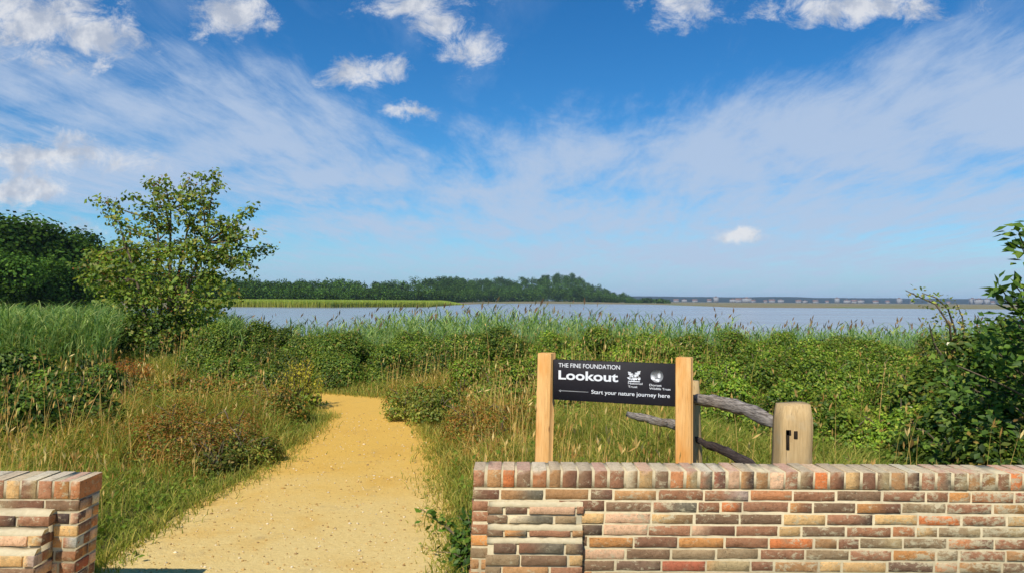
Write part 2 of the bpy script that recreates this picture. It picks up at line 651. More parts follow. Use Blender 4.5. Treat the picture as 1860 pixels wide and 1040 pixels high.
# ------------------------------------------------------------------ far land
SHORE_PX = [-500, 0, 200, 380, 600, 780, 850, 900, 1000, 1100, 1180, 1230, 1330, 1700, 2400]
SHORE_D = [60, 70, 120, 218, 225, 260, 420, 600, 610, 600, 580, 480, 330, 335, 330]
WOOD_PX = [-300, 0, 100, 200, 300, 380, 600, 800, 900, 1000, 1180]
WOOD_D = [80, 90, 110, 145, 200, 265, 360, 520, 690, 740, 800]
SIL_PX = [-300, 0, 40, 60, 75, 120, 150, 180, 195, 210, 260, 300, 380, 440, 500, 560, 600, 700, 800, 860, 900, 940, 965, 985, 1003, 1042, 1060, 1090, 1130, 1160, 1180]
SIL_PY = [395, 392, 395, 405, 425, 425, 420, 435, 450, 460, 476, 486, 497, 503, 505, 508, 507, 504, 502, 504, 502, 500, 504, 498, 494, 496, 507, 519, 531, 539, 544]


def shore(px): return np.interp(px, SHORE_PX, SHORE_D)


def topz(px, d):
    return CAMZ + (hor(px) - np.interp(px, SIL_PX, SIL_PY)) / F * d


pxs = np.arange(-500, 2401, 12.)
rows = np.concatenate([[0, .01, .03, .08, .15, .25, .4, .6, .8, 1.]])
V = []
for r in rows:
    ds = shore(pxs)
    dd = ds + r * (3600 - ds)
    x = (pxs - 930) / F * dd
    z = WATER_Z - .25 + .75 * sstep(0, .008, np.full_like(pxs, r))
    z = z + 2.0 * sstep(.0, .06, np.full_like(pxs, r)) * sstep(1190, 1000, pxs) * sstep(800, 960, pxs)
    V.append(np.column_stack([x, dd, z]))
V = np.vstack(V)
idx = np.arange(len(V)).reshape(len(rows), len(pxs))
Fq = np.stack([idx[:-1, :-1], idx[:-1, 1:], idx[1:, 1:], idx[1:, :-1]], -1).reshape(-1, 4)
o = link('marsh', mesh_np('marsh', V, Fq, None, True), M['marsh'])
tag(o, 'flat brown marsh across the water', 'marsh', kind='structure')

# distant ridge behind the town
pxs = np.arange(1000, 2300, 6.)
V = []
for r, hmul in ((0, 0), (.3, .75), (.6, 1), (1, .2)):
    dd = 3300 + 1400 * r
    x = (pxs - 930) / F * dd
    hgt = (26 + 12 * fbm(pxs * .012, pxs * 0 + r * 2 + 3, 5)) * hmul
    V.append(np.column_stack([x, np.full_like(x, dd), -1 + hgt * sstep(1000, 1130, pxs)]))
V = np.vstack(V)
idx = np.arange(len(V)).reshape(4, len(pxs))
Fq = np.stack([idx[:-1, :-1], idx[:-1, 1:], idx[1:, 1:], idx[1:, :-1]], -1).reshape(-1, 4)
o = link('hills', mesh_np('hills', V, Fq, None, True), M['ridge'])
tag(o, 'low blue wooded ridge on the horizon', 'hills', kind='structure')

# town buildings on the far shore
def house_mesh(w, d, h, flat):
    b = MB()
    b.box((-w / 2, -d / 2, 0), (w / 2, d / 2, h))
    V0, F0, _ = b.arrays()
    V = [tuple(v) for v in V0]
    quads = [tuple(f) for f in F0[0]]; midx = [0] * len(quads)
    tris = []
    n = len(V)
    if flat:
        b2 = MB(); b2.box((-w / 2 - .4, -d / 2 - .4, h), (w / 2 + .4, d / 2 + .4, h + .8)); b2.box((-w * .15, -d * .2, h + .8), (w * .15, d * .2, h + 3.2))
    else:
        b2 = MB(); rh = d * .42
        e = .5
        b2.add([(-w / 2 - e, -d / 2 - e, h - .2), (w / 2 + e, -d / 2 - e, h - .2), (w / 2 + e, d / 2 + e, h - .2), (-w / 2 - e, d / 2 + e, h - .2), (-w / 2 - e, 0, h + rh), (w / 2 + e, 0, h + rh)],
               [np.array([(0, 1, 5, 4), (2, 3, 4, 5), (0, 3, 2, 1)]), np.array([(0, 4, 3), (1, 2, 5)])])
        b2.box((w * .25, -.6, h + rh * .5), (w * .25 + 1, .6, h + rh + 1.6))
    # window recesses as dark bands set proud a little
    Vr, Fr, _ = b2.arrays()
    allV = np.vstack([V0, Vr])
    fl = [F0[0]] + [f + len(V0) for f in Fr]
    mi = [0] * len(F0[0]) + sum([[1] * len(f) for f in Fr], [])
    return mesh_np('building', allV, fl, None, False, mi)


TOWN = [(1228, 5, 0), (1243, 7, 1), (1262, 5, 0), (1288, 6, 0), (1300, 9, 1), (1331, 8, 1), (1342, 7, 0), (1356, 11, 1), (1368, 5, 0), (1390, 5, 0), (1402, 6, 0), (1418, 8, 1), (1450, 5, 0), (1462, 6, 1), (1481, 5, 0), (1502, 5, 0), (1520, 9, 1), (1538, 8, 1), (1552, 6, 0), (1563, 8, 1), (1590, 5, 0), (1612, 6, 0), (1633, 9, 1), (1656, 5, 0), (1690, 6, 0), (1722, 5, 0), (1766, 10, 1), (1778, 12, 1), (1792, 9, 1), (1803, 6, 0)]
protos = [house_mesh(18, 10, 7, False), house_mesh(12, 9, 6, False), house_mesh(14, 12, 16, True), house_mesh(22, 12, 11, True)]
for p in protos: p.materials.append(M['housewall']); p.materials.append(M['houseroof'])
for i, (px, h, flat) in enumerate(TOWN):
    d = 2650 + 260 * random.random()
    p = protos[(2 + i % 2) if flat else i % 2]
    o = bpy.data.objects.new('building', p); COL.objects.link(o)
    o.location = ((px - 930) / F * d, d, WATER_Z + .3)
    o.rotation_euler.z = random.uniform(-.3, .3)
    s = h / (7.5 if flat else 4.6)
    o.scale = (s, s, s)
    if flat: tag(o, 'pale flat roofed block among the distant town on the far shore', 'building', 'distant town buildings')
    else: tag(o, 'small pale house with pitched roof in the distant town on the far shore', 'building', 'distant town buildings')


# ------------------------------------------------------------------ trees of the wood
def crown_cloud(n, R, H, lobes, size, cols, rng, tmpl='dia', seed=0):
    """leaf clumps over a lumpy crown. centre of crown at origin, radius R, half height H"""
    r = np.random.default_rng(seed)
    c = r.normal(size=(lobes, 3)); c = unit(c) * (.35 + .4 * r.random((lobes, 1)))
    c[:, 2] = c[:, 2] * .9 + .02
    lr = .34 + .22 * r.random(lobes)
    k = r.integers(0, lobes, n)
    d = unit(r.normal(size=(n, 3)) + np.array([0, 0, .25]))
    rr = np.clip(r.normal(.95, .16, n), .3, 1.25)
    p = c[k] + d * (lr[k] * rr)[:, None]
    p *= np.array([R, R, H]) * 1.05
    nrm = unit(d + .45 * r.normal(size=(n, 3)) + np.array([0, 0, .25]))
    tone = (.6 + .9 * r.random(lobes))[k]
    col = pal(cols, n, r, .2) * tone[:, None]
    sz = size * (.6 + .8 * r.random(n))
    return leaves(p, nrm, sz, col, tmpl, r, aspect=1.2)


WOODCOL = [srgb(48, 70, 30), srgb(60, 86, 38), srgb(76, 100, 44), srgb(52, 78, 38)]


def wood_tree_meshes(seed, R, H, trunk_h):
    V, Fc, C = crown_cloud(15000, R, H, 22, .42, WOODCOL, None, 'dia', seed)
    V = V + np.array([0, 0, trunk_h])
    cm = mesh_np('crown', V, Fc, C)
    cm.materials.append(M['far_leaf'])
    r = random.Random(seed)
    b = MB()
    b.tube([(0, 0, -.5), (.1, 0, trunk_h * .4), (.2, .1, trunk_h * .8), (.1, 0, trunk_h + H * .5)], [.42, .34, .26, .08], 8)
    for k in range(7):
        a = r.uniform(0, 2 * PI); z = trunk_h * r.uniform(.45, .85)
        b.tube([(.1, 0, z), (math.cos(a) * R * .35, math.sin(a) * R * .35, z + H * .3), (math.cos(a) * R * .7, math.sin(a) * R * .7, z + H * .7)], [.18, .12, .04], 6)
    tm = b.mesh('trunk'); tm.materials.append(M['bark'])
    return cm, tm


kinds = [wood_tree_meshes(21, 5.2, 5.6, 6.6), wood_tree_meshes(22, 6.0, 5.0, 5.6), wood_tree_meshes(23, 4.4, 5.6, 6.2)]
KH = [12.4, 10.8, 12.0]
WT = [  # px, top py, depth, kind, label
    (-30, 388, 92, 0, 'dark broad tree cut by the left edge, tallest of the wood'),
    (28, 393, 96, 1, 'dark round crowned tree behind reeds, second from the left edge of the wood'),
    (92, 425, 108, 1, 'lower flat topped tree between two dark domes of the left wood'),
    (148, 420, 118, 2, 'dark peaked tree of the left wood just left of the young open tree'),
    (196, 450, 138, 0, 'dark tree half hidden behind the left boughs of the young open tree'),
    (250, 474, 160, 1, 'dark tree seen through the middle of the young open tree'),
    (318, 486, 195, 0, 'dark tree seen low behind the right boughs of the young open tree'),
    (375, 492, 225, 2, 'dark wood tree just right of the young open tree, above the far reeds'),
    (-5, 455, 72, 1, 'mid green rounded tree in front of the tallest trees at the left edge'),
    (70, 462, 78, 0, 'mid green bushy tree low in front of the dark left wood'),
    (125, 480, 82, 1, 'low leafy tree at the foot of the wood, left of the young tree'),
    (185, 486, 92, 2, 'low bushy tree at the foot of the wood, behind the young tree'),
]
for px, py, d, k, lab in WT:
    t = at(px, py, d)
    base = -.6
    s = (t.z - base) / KH[k]
    root = empty('woodland_tree', (t.x, d, base))
    root.rotation_euler.z = random.uniform(0, 6.28)
    root.scale = (s * random.uniform(1.0, 1.25), s * random.uniform(1.0, 1.2), s)
    tag(root, lab, 'tree', 'trees of the near left wood')
    c = bpy.data.objects.new('crown', kinds[k][0]); COL.objects.link(c); c.parent = root
    c = bpy.data.objects.new('trunk', kinds[k][1]); COL.objects.link(c); c.parent = root

# far wood: reads as one mass
Vs, Fs, Cs, nn = [], [], [], 0
r = np.random.default_rng(5)
for i in range(640):
    px = r.uniform(385, 1182)
    if i < 60: px = r.uniform(930, 1180)
    if 60 < i < 130: px = r.uniform(800, 940)
    t = r.random() if i < 430 else r.uniform(0, .12)
    d0 = np.interp(px, WOOD_PX, WOOD_D)
    d = d0 * (1 + .45 * t)
    base_py = hor(px) + 2
    sil = np.interp(px, SIL_PX, SIL_PY)
    full = base_py - sil
    top_py = base_py - full * min(1, (.45 + .6 * t)) - (r.normal(0, 1.3) if t > .8 else 0)
    tz = CAMZ + (hor(px) - top_py) / F * d
    R = r.uniform(3.6, 6.5) * (d / 500) ** .35
    R = min(R, max(1.2, (tz + 1) * .55))
    H = R * r.uniform(.8, 1.1)
    cols = np.array([srgb(42, 66, 34), srgb(56, 82, 40), srgb(72, 96, 46)]) * r.uniform(.75, 1.3)
    V, Fc, C = crown_cloud(420, R, H, 9, R * .17, cols, None, 'dia', 100 + i)
    V = V + np.array([(px - 930) / F * d, d, tz - H])
    if t < .75:
        V2, F2, C2 = crown_cloud(230, R * 1.3, max(1., (tz + 1) * .5), 7, R * .17, cols, None, 'dia', 900 + i)
        V2 = V2 + np.array([(px - 930) / F * d, d - 1, (tz - 1) * .4])
        Fs.append(F2 + nn); Vs.append(V2); Cs.append(C2); nn += len(V2)
    Fs.append(Fc + nn); Vs.append(V); Cs.append(C); nn += len(V)
o = link('far_wood', mesh_np('far_wood', np.vstack(Vs), np.vstack(Fs), np.vstack(Cs)), M['far_leaf'])
tag(o, 'dark green wood covering the low headland across the water', 'wood', kind='stuff')

# two lone trees past the tip of the headland
for j, (px, py, d, w) in enumerate([(1176, 540, 840, 8.), (1200, 541, 830, 11.)]):
    t = at(px, py, d)
    V, Fc, C = crown_cloud(700, w, 4.2, 9, 1.5, [srgb(52, 76, 40), srgb(64, 88, 46)], None, 'dia', 60 + j)
    root = empty('shore_tree', (t.x, d, -.8))
    V = V + np.array([0, 0, t.z + .8 - 4.0])
    link('crown', mesh_np('crown', V, Fc, C), M['far_leaf'], root)
    b = MB(); b.tube([(0, 0, -.5), (0, 0, 2), (0, 0, 4)], [.4, .3, .15], 6); b.build('trunk', M['bark'], root)
    tag(root, ['small rounded tree at the tip of the wooded headland', 'wider low tree standing apart beyond the tip of the headland'][j], 'tree')

# ------------------------------------------------------------------ reeds
def reed_mesh(base, height, rng, leafn=5, w=.022, lean=.35, cols=None, c0=None):
    n = len(base)
    Vs, Fs, Cs, k = [], [], [], 0
    g1 = pal(cols, n, rng, .15)
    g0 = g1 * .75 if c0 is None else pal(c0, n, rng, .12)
    wind = np.array([.10, .02])
    L = rng.normal(0, .06, (n, 2)) + wind
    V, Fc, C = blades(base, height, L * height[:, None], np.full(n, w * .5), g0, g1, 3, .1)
    Vs.append(V); Fs.append(Fc); Cs.append(C); k += len(V)
    for j in range(leafn):
        t = rng.uniform(.25, .9, n)
        b = base.copy()
        b[:, :2] += L * height[:, None] * (t ** 1.8)[:, None]
        b[:, 2] += height * t * .97
        a = rng.random(n) * 2 * PI
        ll = height * rng.uniform(.18, .34, n)
        ln = np.stack([np.cos(a), np.sin(a)], 1) * ll[:, None] * .8 + wind * .5
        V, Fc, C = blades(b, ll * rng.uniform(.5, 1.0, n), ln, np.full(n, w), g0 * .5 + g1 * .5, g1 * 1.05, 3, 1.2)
        Vs.append(V); Fs.append(Fc + k); Cs.append(C); k += len(V)
    return np.vstack(Vs), np.vstack(Fs), np.vstack(Cs)


REEDC = [srgb(88, 118, 66), srgb(108, 136, 78), srgb(78, 112, 68), srgb(128, 148, 94)]
# left stand (things hidden by the young tree included)
n = 5200
px = RNG.uniform(-60, 430, n); d = RNG.uniform(13.5, 21, n)
kp = ~((np.abs(px - 300) < 95) & (d < 17.6)); px, d = px[kp], d[kp]; n = len(px)
top = 548 + 22 * fbm(px * .02, d * .6, 3) + RNG.normal(0, 7, n) + 18 * sstep(330, 430, px)
x = (px - 930) / F * d
z0 = gz(x, d)
tz = CAMZ + (hor(px) - top) / F * d
hgt = np.clip(tz - z0, .5, 3.2)
V1, F1, C1 = reed_mesh(np.column_stack([x, d, z0]), hgt, RNG, 5, .026, .3, REEDC)
# middle stand behind the brambles
n = 6500
px = RNG.uniform(400, 1800, n); d = RNG.uniform(15.5, 24, n)
bump_ = 575 + 22 * fbm(px * .012 + 9, d * .3, 4) - 22 * np.exp(-((px - 900) / 150) ** 2) - 8 * np.exp(-((px - 750) / 60) ** 2) + 11 * sstep(1050, 1400, px) + 6 * sstep(700, 450, px)
top = bump_ + RNG.gamma(1.6, 11, n) - 10 + 24 * (vnoise(px * .045, d * .8) - .5) - 10 * (RNG.random(n) < .05)
tw = (RNG.random(n) < .10) & (px > 680) & (px < 1330); top = np.where(tw, RNG.uniform(548, 572, n) + 16 * sstep(1020, 1300, px), top)
x = (px - 930) / F * d
z0 = gz(x, d)
tz = CAMZ + (hor(px) - top) / F * d
hgt = np.clip(tz - z0, .4, 3.2)
V2, F2, C2 = reed_mesh(np.column_stack([x, d, z0]), hgt, RNG, 5, .026, .3, [c * 1.1 for c in REEDC])
kp = RNG.random(n) < .09
bp = np.column_stack([x, d, z0 + hgt * .99])[kp] + np.array([.1, .02, 0]) * hgt[kp][:, None]
npl = len(bp)
nr_ = RNG.normal(size=(npl, 3)) * np.array([1, 1, .2])
V3_, F3_, C3_ = leaves(bp, nr_, RNG.uniform(.12, .22, npl), pal([srgb(140, 118, 96), srgb(160, 140, 108), srgb(122, 104, 84)], npl, RNG, .1) * .6, 'dia', RNG, dirs=np.tile(np.array([.45, .05, 1.]), (npl, 1)) + RNG.normal(0, .2, (npl, 3)), aspect=.3)
o = link('reeds', mesh_np('reeds', np.vstack([V1, V2, V3_]), np.vstack([F1, F2 + len(V1), F3_ + len(V1) + len(V2)]), np.vstack([C1, C2, C3_])), M['grass'])
tag(o, 'tall pale green reeds along the near edge of the water', 'reeds', kind='stuff')

# far reed bed
n = 46000
px = RNG.uniform(330, 850, n)
d0 = shore(px)
dd = d0 + (RNG.random(n) ** 1.7) * np.clip(np.interp(px, WOOD_PX, WOOD_D) - d0 - 8, 6, 90)
x = (px - 930) / F * dd
hgt = RNG.uniform(2.5, 3.0, n) * sstep(860, 800, px)
hgt = np.clip(hgt, .4, 3)
g1 = pal([srgb(128, 150, 66), srgb(110, 140, 60), srgb(140, 156, 80)], n, RNG, .1)
g0 = g1 * .55 + .45 * pal([srgb(130, 112, 62), srgb(112, 102, 56)], n, RNG, .1)
V, Fc, C = blades(np.column_stack([x, dd, np.full(n, WATER_Z - .2)]), hgt, RNG.normal(0, .25, (n, 2)), RNG.uniform(.14, .28, n), g0, g1, 3, .2)
o = link('far_reed_bed', mesh_np('far_reed_bed', V, Fc, C), M['grass'])
tag(o, 'flat bright green reed bed in front of the wood', 'reeds', kind='stuff')

# ------------------------------------------------------------------ bramble thickets
BR = [srgb(76, 98, 36), srgb(98, 118, 42), srgb(64, 86, 36), srgb(116, 126, 54), srgb(94, 106, 50)]
BRD = [srgb(54, 78, 30), srgb(68, 94, 34), srgb(46, 68, 30), srgb(84, 108, 42)]
BRY = [srgb(110, 132, 46), srgb(94, 120, 42), srgb(128, 136, 62), srgb(84, 110, 40)]


def thicket(name, blobs, density, leaf, cols, label, cat, seed, dead=.05, flowers=0, lump_r=.24, lump_a=.085, btone=None, tips=None, aspect=1.0):
    """blobs: (px, top_py, depth, halfw, halfd) -> foliage + stems (+ blossom)"""
    r = np.random.default_rng(seed)
    x0 = np.mean([(b[0] - 930) / F * b[2] for b in blobs]); y0 = np.mean([b[2] for b in blobs])
    root = empty(name, (x0, y0, 0))
    org = np.array([x0, y0, 0])
    P, N, T = [], [], []
    st = MB()
    for bi, (bx, by, bd, hw, hd) in enumerate(blobs):
        c = at(bx, by, bd)
        hz = max(c.z - float(gz(c.x, bd)), .25)
        zb = float(gz(c.x, bd))
        area = 2 * PI * ((hw * hd) ** 1.6 / 3 + (hw * hz) ** 1.6 / 3 + (hd * hz) ** 1.6 / 3) ** (1 / 1.6)
        nl = int(area / lump_a)
        dv = unit(r.normal(size=(nl, 3)) * np.array([1, 1, .8])); dv[:, 2] = np.abs(dv[:, 2]) - .05
        sc = np.array([hw, hd, hz])
        rl = r.uniform(.55, 1.25, nl) * lump_r
        cen = dv * np.maximum(sc - rl[:, None] * .8, .05) * r.uniform(.72, 1.06, nl)[:, None] + np.array([c.x, bd, zb])
        tone = np.clip(r.normal(0, .22, nl), -.5, .6)
        bl = btone[bi % len(btone)] if btone else 0.
        cnt = np.maximum(8, (density * .62 * 4 * rl ** 2 * 2.2).astype(int))
        k = np.repeat(np.arange(nl), cnt)
        dl = unit(r.normal(size=(len(k), 3)) + dv[k] * .55 + np.array([0, -.1, .25]))
        rad = np.clip(r.normal(.92, .16, len(k)), .2, 1.3)
        P.append(cen[k] + dl * (rl[k] * rad)[:, None] * np.array([1, 1, .85])); N.append(dl); T.append(tone[k] + bl)
        for k in range(int(6 + hw * 6)):
            a = r.uniform(0, 2 * PI); q = r.uniform(.3, 1.0)
            e = np.array([math.cos(a) * hw * q, math.sin(a) * hd * q, hz * r.uniform(.55, 1.02) * math.sqrt(max(0.05, 1 - (q * .8) ** 2))])
            s0 = np.array([r.uniform(-.3, .3) * hw, r.uniform(-.3, .3) * hd, -.05])
            m_ = (s0 + e) * .5 + np.array([0, 0, hz * .35])
            b0 = np.array([c.x, bd, zb]) - org
            tt = np.linspace(0, 1, 6)[:, None]
            st.tube((1 - tt) ** 2 * s0 + 2 * tt * (1 - tt) * m_ + tt ** 2 * e + b0, np.linspace(.011, .004, 6), 4, srgb(110, 78, 56))
    gp = sorted(((at(q[0], q[1], q[2]).x, q[2]) for q in blobs))
    gp = np.array([(q[0], q[1], float(gz(q[0], q[1])) + .02) for q in gp]) - org
    if len(gp) > 1: st.tube(gp, np.full(len(gp), .008), 4, srgb(110, 78, 56))
    P = np.vstack(P); N = np.vstack(N); T = np.concatenate(T)
    keep = P[:, 2] > gz(P[:, 0], P[:, 1]) + .02
    P, N, T = P[keep], N[keep], T[keep]
    n = len(P)
    nrm = unit(N * 1.0 + np.array([0, -.1, .3]) + r.normal(0, .42, (n, 3)))
    col = pal(cols, n, r, .15) * (1 + T)[:, None]
    if tips is not None:
        up = np.clip((P[:, 2] - gz(P[:, 0], P[:, 1])) / P[:, 2].max() * 1.5 - .6 + r.normal(0, .25, n), 0, .85) > r.random(n)
        col[up] = pal(tips, up.sum(), r, .15)
    dd = r.random(n) < dead
    col[dd] = pal([srgb(128, 110, 62), srgb(110, 88, 52), srgb(140, 122, 80)], dd.sum(), r)
    sz = leaf * r.uniform(.6, 1.3, n)
    V, Fc, C = leaves(P - org, nrm, sz, np.clip(col, .004, 1), 'leaf', r, aspect=aspect)
    link('foliage', mesh_np('foliage', V, Fc, C), M['leaf'], root)
    st.build('stems', M['bark'], root)
    if flowers:
        k = r.choice(n, flowers, replace=False)
        pp = P[k] - org + N[k] * .06
        VV, FF, CC, q = [], [], [], 0
        for j in range(5):
            a = j * 2 * PI / 5
            nf = unit(N[k] + np.array([0, -.6, .5]))
            t, b = frames(nf, np.random.default_rng(seed + 1))
            dr = t * math.cos(a) + b * math.sin(a)
            V, Fc, C = leaves(pp, nf, np.full(flowers, .022), np.tile(srgb(238, 232, 236), (flowers, 1)), 'dia', r, dirs=dr)
            VV.append(V); FF.append(Fc + q); CC.append(C); q += len(V)
        link('blossom', mesh_np('blossom', np.vstack(VV), np.vstack(FF), np.vstack(CC)), M['leaf'], root)
    tag(root, label, cat)
    return root


R0 = random.Random(4)
b = []
for i, px in enumerate(range(400, 1010, 74)):
    b.append((px, R0.uniform(580, 604), R0.uniform(13.6, 15.0), R0.uniform(.6, 1.05), R0.uniform(.6, .9)))
for px in range(430, 830, 92):
    b.append((px, R0.uniform(616, 640), R0.uniform(12.6, 13.3), R0.uniform(.4, .75), .5))
thicket('bramble_thicket', b, 2300, .044, BR + BRD[:2], 'long leafy bramble bank behind the bend of the gravel path', 'bramble', 31, .05, 8, .27, .10, [.22, -.1, .28, .08, -.15, .32])
b = []
for px in range(1010, 1720, 84):
    b.append((px, R0.uniform(584, 610), R0.uniform(12.2, 14.0), R0.uniform(.65, 1.1), R0.uniform(.6, .9)))
for px in range(1300, 1760, 96):
    b.append((px, R0.uniform(618, 656), R0.uniform(9.6, 10.8), R0.uniform(.55, .85), R0.uniform(.6, .8)))
for px in range(1330, 1740, 105):
    b.append((px, R0.uniform(664, 712), R0.uniform(7.4, 8.5), R0.uniform(.42, .68), R0.uniform(.5, .7)))
b += [(1530, 735, 6.5, .35, .35), (1640, 715, 6.4, .42, .4), (1800, 600, 12, 1.1, .9), (1900, 596, 11, 1.1, .9), (2000, 600, 10, 1., .9)]
thicket('bramble_thicket', b, 2200, .042, BRY + BR[:3], 'wide bright green bramble bank behind the fence and the right hand wall', 'bramble', 32, .07, 14, .24, .085, [.28, -.05, .34, -.12, .15, .38, .05])
b = [(-60, 622, 8.2, .9, .8), (30, 626, 8.6, .65, .6), (95, 652, 8.3, .5, .5), (150, 676, 7.8, .42, .4), (40, 690, 7.3, .5, .4), (178, 640, 9.6, .5, .4)]
thicket('bramble_bush', b, 1700, .055, BRD + BR[:2], 'dark bramble bush in the grass at the left edge', 'bramble', 33, .05, 0, .2, .06, [0, -.1, .2, -.2])
b = [(860, 628, 11.3, .5, .5), (930, 642, 10.6, .5, .5), (985, 632, 11.2, .55, .5), (1080, 650, 10.2, .45, .4), (1180, 648, 10.0, .55, .5), (1010, 665, 9.2, .4, .4), (900, 668, 9.6, .4, .4)]
thicket('bramble_bush', b, 1200, .045, BRY, 'pale green bramble bush with dry stems, left of and behind the sign', 'bramble', 34, .16, 0, .2, .07, [.1, -.1, .2])
b = [(245, 572, 16.6, .7, .6), (310, 560, 16.4, .8, .6), (375, 582, 16.2, .7, .5), (285, 600, 15.6, .6, .4), (215, 604, 16.0, .5, .4)]
thicket('dense_shrub', b, 1300, .07, BRD + BR[:2], 'dense dark shrub at the foot of the young open tree', 'shrub', 35, .05, 0, .26, .09, [-.1, -.2, .05])
b = [(1705, 628, 7.0, .5, .5), (1770, 600, 6.6, .55, .5), (1835, 572, 6.4, .45, .45), (1905, 560, 6.2, .5, .5), (1850, 590, 6.2, .6, .5), (1940, 585, 6.0, .6, .5), (2040, 600, 5.9, .6, .5), (1690, 715, 6.0, .36, .36), (1760, 690, 5.7, .42, .4), (1840, 680, 5.4, .45, .4), (1915, 680, 5.2, .5, .4), (1730, 770, 5.2, .28, .3), (1800, 772, 5.0, .3, .3)]
thicket('bramble_bush', b, 1500, .06, BRD + BR, 'darker bramble bush spreading from the foot of the big leaved shrub at the right edge', 'bramble', 36, .06, 5, .2, .07, [.1, 0, -.15, .1, -.2, -.25, -.1])
RUST = [srgb(138, 98, 46), srgb(120, 84, 42), srgb(150, 114, 56), srgb(124, 104, 50)]
LOWG = [srgb(96, 112, 46), srgb(112, 122, 54), srgb(84, 102, 42), srgb(124, 124, 62)]
b = [(250, 748, 7.5, .42, .4), (330, 722, 7.5, .6, .5), (420, 736, 7.2, .45, .4), (375, 770, 6.8, .4, .3), (290, 776, 7.0, .34, .3)]
thicket('low_shrub', b, 1900, .034, LOWG[2:] + RUST[:2], 'low rounded shrub with rusty brown tops left of the path, nearest of its kind', 'shrub', 41, .04, 0, .15, .04, [0, .1, -.1], RUST + LOWG[3:], .6)
b = [(440, 764, 6.9, .32, .28), (478, 790, 7.0, .2, .2), (395, 792, 6.6, .26, .2)]
thicket('low_shrub', b, 1900, .032, LOWG + RUST[3:], 'small dark green leafy shrub beside the path at the foot of the rusty one', 'shrub', 42, .03, 0, .12, .03, [-.2, -.05])
b = [(330, 668, 9.6, .6, .5), (420, 664, 9.8, .6, .5), (490, 684, 9.2, .5, .4), (250, 682, 9.3, .45, .4)]
thicket('low_shrub', b, 1500, .038, LOWG + RUST[2:3], 'olive shrub with brownish tops further back in the left meadow', 'shrub', 43, .06, 0, .15, .045, [.1, 0, .05], RUST + LOWG[:2])
b = [(868, 704, 8.0, .42, .4), (935, 712, 7.8, .36, .35), (900, 750, 7.4, .32, .28)]
thicket('low_shrub', b, 1700, .036, LOWG[2:] + RUST[:2], 'low shrub with rusty tops standing just left of the sign', 'shrub', 44, .05, 0, .15, .04, [.0, .1, -.1], RUST + LOWG[3:], .6)
b = [(745, 682, 9.6, .4, .35), (800, 690, 9.2, .42, .4), (830, 674, 9.9, .4, .4)]
thicket('low_shrub', b, 1200, .04, LOWG, 'olive shrub on the right of the path where it bends', 'shrub', 45, .08, 0, .14, .04, [.1, 0], RUST[:1] + LOWG)

